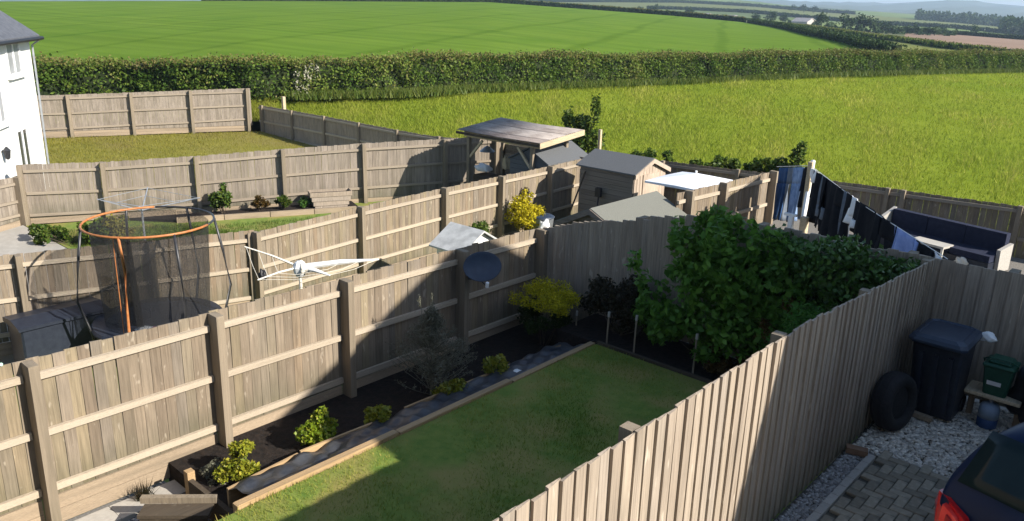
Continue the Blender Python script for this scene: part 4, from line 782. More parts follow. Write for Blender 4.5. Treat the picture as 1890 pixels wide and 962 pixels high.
heap('blanket', 'pale grey blanket crumpled on the trampoline edge', 'blanket', TC+Vector((.62, -.50, ZM+.05)), (.30, .16, .06), 'white', 2)
M['pink'] = noisy('pink_cloth', (.55, .16, .30), (.62, .22, .38), 7, .9); heap('pink_cloth', 'small pink cloth on the trampoline beside the orange pole', 'cloth', TC+Vector((.72, -.36, ZM+.07)), (.12, .10, .07), 'pink', 5)
# storage box, folded airer
sb = thing('storage_box', 'dark navy garden storage box by the fence left of the trampoline', 'storage box', (-15.4, 4.9, -6.47)); mb = MB(); mb.bevbox((-15.75, 4.15, -6.47), (-15.05, 5.6, -5.66), .03)
mb.build('body', M['bin_black'], sb); mb = MB(); mb.prism([(-15.80, 4.1, -5.655), (-15.0, 4.1, -5.655), (-15.0, 4.1, -5.60), (-15.4, 4.1, -5.53), (-15.80, 4.1, -5.58)], (0, 1.55, 0)); mb.build('lid', M['bin_black'], sb)
ar = thing('rotary_airer', 'white rotary clothes airer with drooping arms above the sunlit fence', 'clothes airer', (-11.1, 7.25, -6.47)); A0 = Vector((-11.1, 7.25, -4.22))
mb = MB(); mb.tube([(A0.x, A0.y, -6.47), A0+Vector((0, 0, .12))], .028, 8); mb.build('pole', M['offwhite'], ar); mb = MB(); mb.lathe(A0, [(.06, -.16), (.10, -.1), (.12, 0), (.08, .08), (.03, .12)], 10); mb.build('hub', M['white'], ar)
tips = [A0+Vector(v) for v in ((-.62, -.62, .34), (.60, 1.18, .02), (.55, .20, -.06), (-.15, -.70, -.10))]
for i, p in enumerate(tips): mb = MB(); mb.tube([A0, (A0+p)/2+Vector((0, 0, .02)), p], [(.022, .05, .05, .02)[i], (.016, .045, .035, .016)[i], .012], 6); mb.build('arm', M['offwhite' if i % 3 == 0 else 'white'], ar)
for k in (.5, .75, .97):
    mb = MB(); q = [A0+(p-A0)*k for p in tips]
    for i, j in ((0, 3), (3, 2), (2, 1)): mb.tube([q[i], (q[i]+q[j])/2-Vector((0, 0, .04)), q[j]], .004, 4)
    mb.build('line', M['offwhite'], ar)
heap('white_cloth', 'cream cloth bundled round the hub of the rotary airer', 'cloth', A0+Vector((.06, .03, -.02)), (.12, .11, .10), 'offwhite', 51)
heap('peg_bag', 'dark peg bag hanging from the rotary airer', 'peg bag', A0+Vector((-.30, -.52, -.12)), (.06, .06, .12), 'black', 3)
ga = thing('rotary_airer', 'thin grey rotary washing line behind the trampoline', 'clothes airer', (-18.4, 7.9, -6.45)); q0 = Vector((-18.4, 7.9, -4.62)); mb = MB(); mb.tube([(-18.4, 7.9, -6.45), q0], .022, 6); mb.build('pole', M['grey_metal'], ga)
q = [q0+Vector(v) for v in ((-.25, -.85, .25), (.55, 1.15, .12), (-.7, .5, .25), (.6, -.3, .15))]
for p in q: mb = MB(); mb.tube([q0-Vector((0, 0, .1)), p], .014, 5); mb.build('arm', M['grey_metal'], ga)
for k in (.55, .97):
    mb = MB()
    for i, j in ((0, 3), (3, 1), (1, 2), (2, 0)): mb.tube([q0+(q[i]-q0)*k, q0+(q[j]-q0)*k], .006, 4)
    mb.build('line', M['grey_metal'], ga)
# hutch
hu = thing('rabbit_hutch', 'small white hutch with pitched pale roof behind the fence', 'hutch', (-12.7, 12.75, -6.47)); mb = MB(); mb.prism([(-13.1, 12.2, -6.47), (-13.1, 13.3, -6.47), (-13.1, 13.3, -5.22), (-13.1, 12.75, -4.88), (-13.1, 12.2, -5.22)], (.85, 0, 0)); mb.build('body', M['white'], hu)
for e in (12.06, 13.44): mb = MB(); mb.prism([(-13.22, e, -5.28), (-13.22, 12.75, -4.86), (-13.22, 12.75, -4.82), (-13.22, e, -5.24)], (1.09, 0, 0)); mb.build('roof', M['white_dirty'], hu)
mb = MB(); mb.box((-12.245, 12.4, -6.3), (-12.22, 13.1, -5.5)); mb.build('door', M['white_dirty'], hu)

def shed(name, label, x0, x1, y0, y1, zb, ze, zr, axis, wallm, gablem, roofm, ov=.1, front=None):
    t = thing(name, label, 'shed', ((x0+x1)/2, (y0+y1)/2, zb)); mb = MB()
    xm, ym = (x0+x1)/2, (y0+y1)/2
    if axis == 'x': mb.prism([(x0, y0, zb), (x0, y1, zb), (x0, y1, ze), (x0, ym, zr-.03), (x0, y0, ze)], (x1-x0, 0, 0))
    else: mb.prism([(x0, y0, zb), (x0, y0, ze), (xm, y0, zr-.03), (x1, y0, ze), (x1, y0, zb)], (0, y1-y0, 0))
    mb.build('wall', M[wallm], t)
    sl = (zr-ze)/((y1-y0)/2 if axis == 'x' else (x1-x0)/2)
    for s in (-1, 1):
        mb = MB()
        if axis == 'x': e = ym+s*((y1-y0)/2+ov); z = zr-((y1-y0)/2+ov)*sl; mb.prism([(x0-ov, e, z), (x0-ov, ym, zr), (x0-ov, ym, zr+.04), (x0-ov, e, z+.04)], (x1-x0+2*ov, 0, 0))
        else: e = xm+s*((x1-x0)/2+ov); z = zr-((x1-x0)/2+ov)*sl; mb.prism([(e, y0-ov, z), (xm, y0-ov, zr), (xm, y0-ov, zr+.04), (e, y0-ov, z+.04)], (0, y1-y0+2*ov, 0))
        mb.build('roof', M[roofm], t)
    n = int((ze-zb-.02)/.145)    # horizontal shiplap boards on the two sides one can see
    bx = unit_box('cladding_board', M[wallm], (0, -.5, 0), (1, .5, 1), 0)
    for i in range(n):
        inst('cladding_board', bx, t, (x0, y0-.012, zb+.02+i*.145), (.05, 0, 0), (x1-x0, .02, .138))
        if gablem is None: inst('cladding_board', bx, t, (x1+.012, y0, zb+.02+i*.145), (0, 0, R(90)), (y1-y0, .02, .138))
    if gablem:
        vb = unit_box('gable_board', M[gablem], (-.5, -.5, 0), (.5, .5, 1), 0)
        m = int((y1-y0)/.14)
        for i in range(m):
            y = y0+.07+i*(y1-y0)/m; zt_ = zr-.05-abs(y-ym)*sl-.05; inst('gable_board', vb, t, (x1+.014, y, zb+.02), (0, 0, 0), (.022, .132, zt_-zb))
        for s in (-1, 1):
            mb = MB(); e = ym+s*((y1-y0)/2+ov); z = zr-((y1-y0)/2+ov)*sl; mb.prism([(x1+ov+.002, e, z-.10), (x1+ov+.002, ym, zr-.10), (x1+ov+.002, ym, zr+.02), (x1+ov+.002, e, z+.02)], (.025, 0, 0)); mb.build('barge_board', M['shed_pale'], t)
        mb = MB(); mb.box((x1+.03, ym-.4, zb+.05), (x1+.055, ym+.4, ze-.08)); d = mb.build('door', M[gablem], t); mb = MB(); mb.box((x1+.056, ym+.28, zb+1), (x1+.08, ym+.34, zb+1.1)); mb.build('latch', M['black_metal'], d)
    return t
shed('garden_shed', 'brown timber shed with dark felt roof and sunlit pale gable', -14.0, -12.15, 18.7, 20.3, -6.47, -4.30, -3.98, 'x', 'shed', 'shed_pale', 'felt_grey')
sh2 = shed('garden_shed', 'shed with grey-green felt roof just behind the end fence', -10.02, -8.53, 12.9, 15.1, -6.47, -4.18, -3.82, 'y', 'shed', None, 'felt_green', .12)
for s in (-1, 1): mb = MB(); mb.prism([(-9.275+s*.87, 12.75, -4.33), (-9.275, 12.75, -3.91), (-9.275, 12.75, -3.80), (-9.275+s*.87, 12.75, -4.22)], (0, .025, 0)); mb.build('barge_board', M['shed'], sh2)
mb = MB(); mb.beam((-14.1, 18.0, -6.45), (-13.75, 18.62, -4.45), .05, .03); single(mb, 'leaning_batten', M['sleeper_dark'], 'dark timber batten leaning on the brown shed wall', 'batten')
mb = MB(); mb.tube([(-12.9, 18.0, -6.4), (-13.2, 18.55, -5.05)], .02, 6); mb.box((-13.3, 18.5, -5.1), (-13.12, 18.6, -4.85)); single(mb, 'broom', M['black'], 'black broom leaning against the brown shed', 'broom')
tub = thing('metal_tub', 'grey metal tub in the corner beside the brown shed', 'tub', (-14.4, 17.6, -6.47)); mb = MB(); mb.lathe((-14.3, 17.4, -6.47), [(.28, 0), (.34, .75), (.36, .78), (.32, .78), (.26, .05), (0, .05)], 18); mb.build('tub', M['grey_metal'], tub, smooth=True); mb = MB(); mb.lathe((-14.3, 17.4, -5.70), [(.37, 0), (.30, .05), (.08, .09), (0, .09)], 18); mb.build('lid', M['dish'], tub, smooth=True)
heap('white_bag', 'crumpled white bag beside the metal tub', 'bag', (-13.95, 17.1, -5.95), (.16, .16, .25), 'white', 8)
bush('golden_bush', 'bright yellow conical bush against the sunlit fence', 'bush', (-14.55, 17.0, -6.47), cl((-14.55, 17.0, -5.75), (.46, .46, .62), 24, rr=(.35, .6))+cl((-14.55, 17.05, -5.15), (.2, .2, .28), 8), 4200, .085, 'lf_goldbush', None, 9)
bush('dark_shrub', 'dark straggly shrub left of the bright yellow bush', 'shrub', (-14.75, 15.1, -6.47), cl((-14.75, 15.1, -5.9), (.35, .5, .5), 18), 1700, .075, 'lf_weed', None, 14)
bush('small_plant', 'small dark hanging basket plant on the fence above the yellow bush', 'plant', (-15.1, 17.6, -5.4), [(-15.1, 17.6, -5.15, .1, .12, .14)], 160, .06, 'lf_dark', None, 2)
# white canopy
cn = thing('garden_parasol', 'wide white parasol canopy beyond the grey-green shed', 'parasol', (-10.25, 18.3, -6.47)); cc = Vector((-10.05, 18.3, 0)); za, ze_ = -3.90, -4.12; hs = .92; cor = [cc+Vector((a*hs, b*hs, ze_)) for a, b in ((-1, -1), (1, -1), (1, 1), (-1, 1))]; top = cc+Vector((0, 0, za))
for i in range(4):
    a, b = cor[i], cor[(i+1) % 4]; m_ = (a+b)/2+Vector((0, 0, .02)); mb = MB(); mb.add([top, a, m_, b, a-Vector((0, 0, .05)), m_-Vector((0, 0, .06)), b-Vector((0, 0, .05))], [(0, 1, 2), (0, 2, 3), (1, 4, 5, 2), (2, 5, 6, 3)]); o = mb.build('canopy_panel', M['canopy'], cn); md = o.modifiers.new('s', 'SOLIDIFY'); md.thickness = .01
    mb = MB(); mb.tube([top-Vector((0, 0, .03)), a-Vector((0, 0, .02))], .012, 5); mb.build('rib', M['white'], cn)
mb = MB(); mb.tube([(cc.x, cc.y, -6.47), top+Vector((0, 0, .06))], .03, 8); mb.build('pole', M['white'], cn)
heap('peg_heap', 'dark folded cover under the white parasol', 'cover', (-10.3, 17.5, -5.9), (.6, .3, .8), 'black', 12)

# ================================================================== THIRD GARDEN (shelter, planter, border)
SX0, SX1, SY0, SY1 = -18.95, -15.62, 18.65, 20.75
def zroof(y): return -3.92+(y-SY0)/(SY1-SY0)*.22
sl_ = thing('timber_shelter', 'open timber shelter with brown corrugated roof in the corner by the meadow', 'shelter', ((SX0+SX1)/2, 19.7, -6.46))
for x in (SX0+.25, SX1-.35):
    for y in (SY0+.2, SY1-.25): mb = MB(); mb.bevbox((x-.06, y-.06, -6.46), (x+.06, y+.06, zroof(y)-.2), .01); mb.build('post', M['post'], sl_)
for y in (SY0+.2, SY1-.25): mb = MB(); mb.box((SX0+.05, y-.04, zroof(y)-.2), (SX1-.05, y+.04, zroof(y)-.045)); mb.build('beam', M['pale_timber'], sl_)
for x, s in ((SX0+.25, 1), (SX1-.35, -1)): mb = MB(); mb.beam((x+s*.05, SY0+.2, -4.75), (x+s*.6, SY0+.2, -4.16), .07, .07); mb.build('brace', M['pale_timber'], sl_)
for i in range(6): x = SX0+.25+i*(SX1-SX0-.6)/5; mb = MB(); mb.beam((x, SY0, zroof(SY0)-.03), (x, SY1, zroof(SY1)-.03), .04, .05); mb.build('rafter', M['pale_timber'], sl_)
ns = 5
for k in range(ns):     # corrugated sheets laid side by side, ribs along x
    y0, y1 = SY0+(SY1-SY0)*k/ns, SY0+(SY1-SY0)*(k+1)/ns+.03; vs = []; fs = []; m = 24; lift = .012*(k % 2)
    for i in range(m+1):
        y = y0+(y1-y0)*i/m; z = zroof(y)+.022*math.sin(i/m*2*math.pi*5)+.03+lift
        for x in (SX0-.12+.03*(k % 2), (SX0+SX1)/2, SX1+.1): vs.append((x, y, z-.03*(abs(x-(SX0+SX1)/2) < .1)))
    for i in range(m):
        for j in (0, 1): a = i*3+j; fs.append((a, a+1, a+4, a+3))
    mb = MB(); mb.add(vs, fs, [.1, .72, .2, .55, .15][k]); o = mb.build('roof_sheet', M['shelter_roof'], sl_, smooth=True); md = o.modifiers.new('s', 'SOLIDIFY'); md.thickness = .008
mb = MB(); mb.prism([(SX1+.105, SY0-.03, zroof(SY0)-.14), (SX1+.105, SY1+.05, zroof(SY1)-.14), (SX1+.105, SY1+.05, zroof(SY1)+.03), (SX1+.105, SY0-.03, zroof(SY0)+.03)], (.03, 0, 0)); mb.build('fascia', M['pale_timber'], sl_, 'pale fascia board along the sunlit end')
mb = MB(); mb.box((SX0-.12, SY0-.045, zroof(SY0)-.09), (SX1+.1, SY0-.015, zroof(SY0)-.01)); mb.build('fascia', M['sleeper_dark'], sl_)
bx = unit_box('wall_board', M['fence_far'], (0, -.5, 0), (1, .5, 1), 0); bp = unit_box('wall_board', M['pale_timber'], (0, -.5, 0), (1, .5, 1), 0)
for i in range(5): inst('wall_board', bp, sl_, (SX0+.35, SY0+.22, -6.4+i*.16), (0, 0, 0), (2.4, .025, .15))
for i in range(12): inst('wall_board', bx, sl_, (SX0+.2, SY1-.2, -6.4+i*.16), (0, 0, 0), (3.5, .025, .15))
lamp = thing('hanging_lamp', 'small blue-grey lamp shade hanging under the shelter roof', 'lamp', (-18.4, 19.4, -4.3)); mb = MB(); mb.lathe((-18.4, 19.4, -4.6), [(.26, 0), (.1, .14), (.03, .18)], 14); mb.build('lamp_shade', M['grey_metal'], lamp); mb = MB(); mb.tube([(-18.4, 19.4, -4.43), (-18.4, 19.4, -4.0)], .008, 5); mb.build('cord', M['black'], lamp)
for i, (x, y, z, s, mt, lb) in enumerate([(-18.75, 19.6, -5.25, (.3, .2, .16), 'white', 'white box-like bundle on the counter inside the shelter'), (-17.8, 19.7, -5.0, (.16, .14, .3), 'pale_timber', 'upright tan bundle inside the shelter'), (-17.6, 19.5, -5.6, (.14, .14, .14), 'white', 'small white pot inside the shelter'), (-17.05, 19.8, -5.15, (.16, .12, .12), 'offwhite', 'cream bowl at the right end inside the shelter')]): heap('bundle', lb, 'bundle', (x, y, z), s, mt, i+20, 'clutter under the shelter')
mb = MB(); mb.bevbox((-19.0, 19.35, -6.46), (-16.9, 20.0, -5.45), .02); single(mb, 'counter', M['sleeper_dark'], 'dark timber counter standing under the shelter', 'counter')
shed('garden_shed', 'small shed with grey felt roof tucked against the timber shelter', -16.95, -15.42, 18.95, 20.98, -6.46, -4.55, -4.16, 'y', 'felt_grey', None, 'felt_grey', .06)
pt = thing('planter', 'weathered plank planter trough in front of the grey fence', 'planter', (-21.6, 15.4, -6.46)); ex = Vector((.434, .901, 0)); ey = Vector((.901, -.434, 0)); pc = Vector((-21.55, 15.35, -6.46))
for i in range(4):
    for s in (-1, 1):
        zz = .15*i; w0 = .52+.05*i; a = pc+ey*s*(.17+.02*i)-ex*w0+Vector((0, 0, zz)); mb = MB(); mb.prism([a, a+ex*2*w0, a+ex*2*w0+ey*s*.025, a+ey*s*.025], (0, 0, .145)); mb.build('plank', M['fence_r'], pt)
    for s in (-1, 1): a = pc+ex*s*(.5+.05*i)-ey*(.17+.02*i)+Vector((0, 0, .15*i)); mb = MB(); mb.prism([a, a+ey*(.34+.04*i), a+ey*(.34+.04*i)+ex*s*.025, a+ex*s*.025], (0, 0, .145)); mb.build('end_plank', M['fence_r'], pt)
mb = MB(); mb.prism([pc-ex*.6-ey*.22+Vector((0, 0, .46)), pc+ex*.6-ey*.22+Vector((0, 0, .46)), pc+ex*.6+ey*.22+Vector((0, 0, .46)), pc-ex*.6+ey*.22+Vector((0, 0, .46))], (0, 0, .05)); mb.build('soil', M['soil'], pt)
be = thing('border_edging', 'pale sleeper edging of the border below the grey fence', 'edging', (-22.2, 12.5, -6.46)); ang = math.atan2(.434, .901)
for i in range(4): inst('sleeper', unit_box('sleeper', M['gravel_board'], (-.5, 0, 0), (.5, 1, 1), .01), be, (-23.05+.434*i*1.35, 10.9+.901*i*1.35, -6.5), (0, 0, -ang), (.09, 1.33, .2))
mb = MB(); mb.prism([(-24.2, 10.0, -6.5), (-23.1, 10.9, -6.5), (-20.7, 15.9, -6.5), (-21.7, 16.3, -6.5)], (0, 0, .12)); o = mb.build('border_soil', M['soil']); o['kind'] = 'structure'
GB = 'plants in the border below the grey fence'
bush('border_plant', 'bushy green plant in the border, tallest along the grey fence', 'plant', (-22.95, 12.35, -6.4), cl((-22.95, 12.35, -6.0), (.35, .35, .35), 14)+[(-22.95, 12.4, -5.6, .12, .12, .2)], 1300, .11, 'lf_weed', GB, 12, up=.9)
bush('border_plant', 'reddish-brown low plant in the border next to the tall green one', 'plant', (-22.45, 13.35, -6.4), cl((-22.45, 13.35, -6.15), (.3, .3, .22), 10), 700, .08, 'lf_rust', GB)
bush('border_plant', 'dark green plant in the border close to the fence post', 'plant', (-22.15, 13.95, -6.4), cl((-22.15, 13.95, -6.1), (.22, .25, .28), 8), 600, .09, 'lf_weed', GB)
bush('border_plant', 'dark low plant in the shade left of the planter trough', 'plant', (-21.9, 14.6, -6.4), cl((-21.95, 14.65, -6.2), (.2, .25, .2), 8), 500, .08, 'lf_climb', GB)
bush('leafy_patch', 'sprawling light green leafy patch beyond the shadowed fence at left', 'plant', (-22.9, 7.8, -6.45), cl((-23.4, 7.5, -6.2), (.7, .5, .28), 18)+cl((-22.4, 8.3, -6.1), (.6, .5, .35), 14), 2600, .11, 'lf_weed', None, 16, up=.9)
bush('leafy_patch', 'yellow-green feathery plant at the right of the leafy patch', 'plant', (-21.9, 8.7, -6.45), cl((-21.9, 8.7, -6.0), (.4, .4, .38), 12), 1300, .09, 'lf_drylawn', None, 12, up=.9)
# ---- along the meadow edge
bush('sapling', 'leafy green sapling standing in the meadow behind the timber shelter', 'sapling', (-17.3, 23.0, -5.7), [(-17.9, 23, -3.75, .2, .2, .45), (-17.3, 23, -3.8, .45, .3, .3), (-16.7, 23.0, -3.35, .16, .2, .55), (-17.2, 23.1, -4.4, .8, .4, .5)], 1500, .15, 'lf_weed', None, 8, up=.8)
bush('sapling', 'small leafy sapling at the meadow fence left of the washing', 'sapling', (-8.95, 21.75, -5.4), [(-8.9, 21.75, -3.75, .22, .2, .30), (-8.8, 21.7, -3.45, .14, .14, .2), (-9.3, 21.7, -4.1, .35, .25, .3)], 700, .12, 'lf_weed', None, 5, up=.8)
for i, (x, y, z, rx, rz, lb) in enumerate([(-15.0, 23.5, -5.0, 1.0, .6, 'dark green weeds behind the small shed roof'), (-13.4, 23.2, -4.9, .9, .6, 'weeds behind the brown shed, in the meadow'), (-10.9, 21.9, -4.35, .8, .35, 'pale weeds along the fence behind the white parasol'), (-9.9, 21.85, -4.25, .6, .35, 'clump of weeds on the fence between parasol and sapling')]):
    bush('weed_clump', lb, 'weeds', (x, y, -5.7), cl((x, y, z), (rx, .4, rz), 12), 900, .14, 'lf_weed', 'weeds along the meadow fence', 6, up=.8)
mb = MB(); mb.bevbox((-15.47, 21.5, -5.9), (-15.37, 21.6, -3.72), .01); single(mb, 'marker_post', M['pale_timber'], 'single pale timber post standing at the meadow edge', 'post')
mb = MB(); mb.bevbox((-33.9, 21.6, -6), (-33.75, 21.75, -4.35), .01); single(mb, 'marker_post', M['pale_timber'], 'short pale post beyond the far fence corner', 'post')

# ================================================================== YARD WITH THE WASHING (behind the end fence)
WT = Vector((-6.65, 17.0, -3.05)); WE = Vector((-2.60, 11.9, -3.12)); WL = Vector((-8.5, 19.55, -3.66))
wl = thing('washing_line', 'washing line on a timber post, hung with dark clothes', 'washing line', (WT.x, WT.y, -5.18))
mb = MB(); mb.bevbox((WT.x-.05, WT.y-.05, -5.18), (WT.x+.05, WT.y+.05, WT.z+.08), .008); mb.build('post', M['pale_timber'], wl)
mb = MB(); mb.tube([WT, (WT+WE)/2-Vector((0, 0, .06)), WE], .006, 5); mb.build('line', M['white'], wl); mb = MB(); mb.tube([WT, WL], .006, 5); mb.build('line', M['white'], wl)
mb = MB(); mb.tube([(-6.75, 17.35, -3.0), (-6.45, 16.45, -4.55)], .05, 8); single(mb, 'clothes_prop', M['white'], 'slanting white clothes prop beside the washing line post', 'prop')
mb = MB(); mb.bevbox((-6.50, 16.45, -5.18), (-6.36, 16.6, -4.05), .01); single(mb, 'marker_post', M['pale_timber'], 'short pale timber post under the washing line', 'post')
mb = MB(); mb.bevbox((-6.66, 16.2, -5.18), (-6.56, 16.3, -4.02), .01); mb.box((-6.76, 16.21, -4.02), (-6.50, 16.29, -3.97)); single(mb, 'marker_post', M['white'], 'short white T-topped post under the washing line', 'post')
def garment(name, label, cat, f0, f1, drop, mat, shape, line=(WT, WE), group='washing hung on the line'):
    f1 += .03; drop *= 1.12; a, b = line[0].lerp(line[1], f0), line[0].lerp(line[1], f1); sag = Vector((0, 0, -.03)); d = (b-a); nn = Vector((-d.y, d.x, 0)).normalized(); rr = random.Random(name+label); ph = rr.uniform(0, 6)
    def sheet(u0, u1, v0, v1, taper=0, nu=10, nv=10):
        vs = []; fs = []
        for j in range(nv+1):
            for i in range(nu+1):
                v = v0+(v1-v0)*j/nv; um = (u0+u1)/2; u = um+((u0+(u1-u0)*i/nu)-um)*(1-taper*j/nv)
                p = a+d*u+sag+Vector((0, 0, -drop*v))+nn*(.05*math.sin(u*9+ph+v*2)*(.3+v)+.03*math.sin(u*23+ph*2)*(.2+v)); vs.append(p)
        for j in range(nv):
            for i in range(nu): q = j*(nu+1)+i; fs.append((q, q+1, q+nu+2, q+nu+1))
        mb.add(vs, fs)
    mb = MB()
    if shape == 'trousers': sheet(0, 1, 0, .3, 0, 8, 4); sheet(0, .46, .3, 1, .15, 6, 8); sheet(.54, 1, .3, 1, .15, 6, 8)
    elif shape == 'top': sheet(.2, .8, 0, 1, -.1, 8, 8); sheet(0, .2, .02, .55, .2, 4, 5); sheet(.8, 1, .02, .6, .2, 4, 5)
    elif shape == 'sock': sheet(.2, .8, 0, .7, 0, 4, 6); sheet(.2, 1.2, .7, 1, 0, 5, 3)
    else: sheet(0, 1, 0, 1, .05, 12, 10)
    o = single(mb, name, M[mat], label, cat, group, True); md = o.modifiers.new('s', 'SOLIDIFY'); md.thickness = .014; md.offset = 0
    return o
LL = (WT, WL)
garment('jeans', 'dark blue jeans on the line, nearest the sunlit fence end', 'jeans', .60, .86, 1.15, 'denim', 'trousers', LL)
garment('jeans', 'grey-blue trousers hanging between the dark and the light jeans', 'trousers', .40, .58, 1.15, 'cloth_grey', 'trousers', LL)
garment('jeans', 'light faded blue jeans on the line next to the white prop', 'jeans', .18, .40, 1.1, 'denim_light', 'trousers', LL)
garment('top', 'black top squeezed between the light jeans and the post', 'top', .03, .16, .8, 'cloth_black', 'top', LL)
for f0, f1, dr, mt, sh, nm, lb in [(.015, .06, .22, 'cloth_white', 'sheet', 'vest', 'white vest at the top of the line by the post'), (.03, .15, .95, 'cloth_black', 'top', 'top', 'black long top nearest the post on the sloping line'), (.15, .27, 1.0, 'cloth_black', 'sheet', 'skirt', 'black skirt second from the post on the sloping line'), (.27, .38, 1.05, 'cloth_black', 'trousers', 'trousers', 'black trousers in the middle of the sloping line'),
    (.385, .43, .45, 'cloth_white', 'sock', 'sock', 'white sock hanging in the middle of the sloping line'), (.44, .60, .95, 'cloth_black', 'top', 'top', 'black jumper right of the white sock'), (.60, .70, .9, 'cloth_black', 'trousers', 'trousers', 'black trousers left of the blue shirt'), (.71, .83, .62, 'cloth_blue', 'top', 'shirt', 'pale blue shirt low on the line near the drive fence corner'), (.84, .91, .5, 'cloth_black', 'sheet', 'top', 'black cloth right of the blue shirt'), (.92, .96, .3, 'cloth_white', 'sock', 'sock', 'white sock last on the line by the drive fence')]:
    garment(nm, lb, nm, f0, f1, dr, mt, sh)
for f, lb in [(.12, 'grey sock pinned low on the black long top'), (.33, 'pale grey sock showing between black trousers')]:
    garment('sock', lb, 'sock', f, f+.03, .75, 'cloth_grey', 'sock')
# sofa and table
sf = thing('garden_sofa', 'long navy garden sofa with pale woven ends by the meadow fence', 'sofa', (-4.5, 20.1, -5.18)); sa, sb_ = Vector((-5.75, 20.45, 0)), Vector((-3.20, 19.85, 0)); sd = (sb_-sa).normalized(); sn = Vector((sd.y, -sd.x, 0)); SLn = (sb_-sa).length
def sbox(u0, u1, v0, v1, z0, z1): return [sa+sd*u0+sn*v0+Vector((0, 0, z0)), sa+sd*u1+sn*v0+Vector((0, 0, z0)), sa+sd*u1+sn*v1+Vector((0, 0, z0)), sa+sd*u0+sn*v1+Vector((0, 0, z0))], (0, 0, z1-z0)
for i in range(3):
    u0, u1 = SLn*i/3+.01, SLn*(i+1)/3-.01; mb = MB(); mb.prism(*sbox(u0, u1, .02, .2, -4.8, -4.36)); mb.build('back_cushion', M['navy'], sf); mb = MB(); mb.prism(*sbox(u0, u1, .2, .78, -4.92, -4.78)); mb.build('seat_cushion', M['navy'], sf)
mb = MB(); mb.prism(*sbox(0, SLn, 0, .8, -5.12, -4.93)); mb.build('frame', M['bin_black'], sf)
for u, dp, zz, lb in ((-.10, .9, -4.34, 'pale woven left end panel'), (SLn, .5, -4.58, 'pale woven right end panel')):
    mb = MB(); p = sa+sd*u; mb.prism([p+Vector((0, 0, -5.16)), p+sn*dp+Vector((0, 0, -5.16)), p+sn*(dp+.04)+Vector((0, 0, -4.66)), p+Vector((0, 0, zz))], sd*.08); mb.build('arm', M['wicker'], sf, lb)
tb_ = thing('coffee_table', 'low grey-topped coffee table with pale legs in front of the sofa', 'table', (-4.55, 19.3, -5.18)); mb = MB(); c4 = [(-4.95, 19.62), (-4.18, 19.42), (-4.28, 19.02), (-5.05, 19.22)]; mb.prism([(x, y, -4.80) for x, y in c4], (0, 0, .05)); mb.build('table_top', M['concrete'], tb_)
for x, y in c4: cx_, cy_ = x+(-4.615-x)*.07, y+(19.32-y)*.07; mb = MB(); mb.bevbox((cx_-.025, cy_-.025, -5.18), (cx_+.025, cy_+.025, -4.80), .004); mb.build('leg', M['offwhite'], tb_)
for i, (x, y, z, s, mt, lb) in enumerate([(-3.9, 18.4, -5.1, (.14, .14, .14), 'caddy', 'small dark green pot below the coffee table'), (-4.9, 18.5, -5.08, (.16, .14, .2), 'white', 'small white item on the ground by the washing'), (-3.9, 19.2, -5.05, (.16, .12, .12), 'offwhite', 'cream cup-like pot right of the coffee table')]): heap('pot', lb, 'pot', (x, y, z), s, mt, 40+i, 'small things on the yard by the sofa')

# ================================================================== DRIVEWAY
DZ = -4.37
chips('drive_gravel', 'pale gravel between the block paving and the end fence, under the bin', rfn(-2.36, 8.27, 4, 10.40), 26000, .034, M['stone'], -4.41)
chips('side_gravel', 'narrow strip of grey gravel along the foot of the pale fence', rfn(-2.37, 2.0, -2.13, 8.27), 4200, .03, M['stone_grey'], -4.41)
dv = thing('block_paving', 'grey-brown herringbone block paving of the drive', 'paving', (-1.5, 6.5, -4.41)); pm_ = []
for i in range(4): mb = MB(); mb.bevbox((.003, .003, 0), (.197, .097, .038), .006, 0.0); pm_.append(mb.mesh('paver', M['paver']))
rest = MB(); cnt = 0
for i in range(0, 46):
    for j in range(0, 54):
        m = (i-j) % 4; x, y = -2.08+i*.1, 2.9+j*.1
        if m not in (0, 3): continue
        near = x < -.35 and y > 4.8 and cnt < 298; zz = -4.41+random.uniform(-.003, .003)
        if m == 0:
            if near: inst('paver', pm_[cnt % 4], dv, (x, y, zz), (random.uniform(-.012, .012), random.uniform(-.012, .012), 0)); cnt += 1
            else: rest.bevbox((x+.003, y+.003, zz), (x+.197, y+.097, zz+.038), .005)
        else:
            if near: inst('paver', pm_[cnt % 4], dv, (x+.1, y, zz), (random.uniform(-.012, .012), random.uniform(-.012, .012), R(90))); cnt += 1
            else: rest.bevbox((x+.003, y+.003, zz), (x+.097, y+.197, zz+.038), .005)
rest.build('paver_field', M['paver'], dv, kind='stuff')
kb = thing('drive_kerb', 'row of pale edging blocks between side gravel and block paving', 'kerb', (-2.1, 5, -4.41)); km = unit_box('kerb_block', M['concrete'], (0, 0, 0), (1, 1, 1), .012)
for i in range(26): inst('kerb_block', km, kb, (-2.165, 2.9+.203*i, -4.41), (0, 0, random.uniform(-.01, .01)), (.075, .197, .048))
mb = MB(); mb.obox((-2.27, 8.12, -4.35), (.21, .1, .065), (0, .05, .35)); single(mb, 'loose_brick', M['far_brick'] if False else noisy('brick_red', (.17, .10, .06), (.23, .14, .09), 10, .9, .3), 'loose brown brick lying at the corner of the gravel by the fence', 'brick')
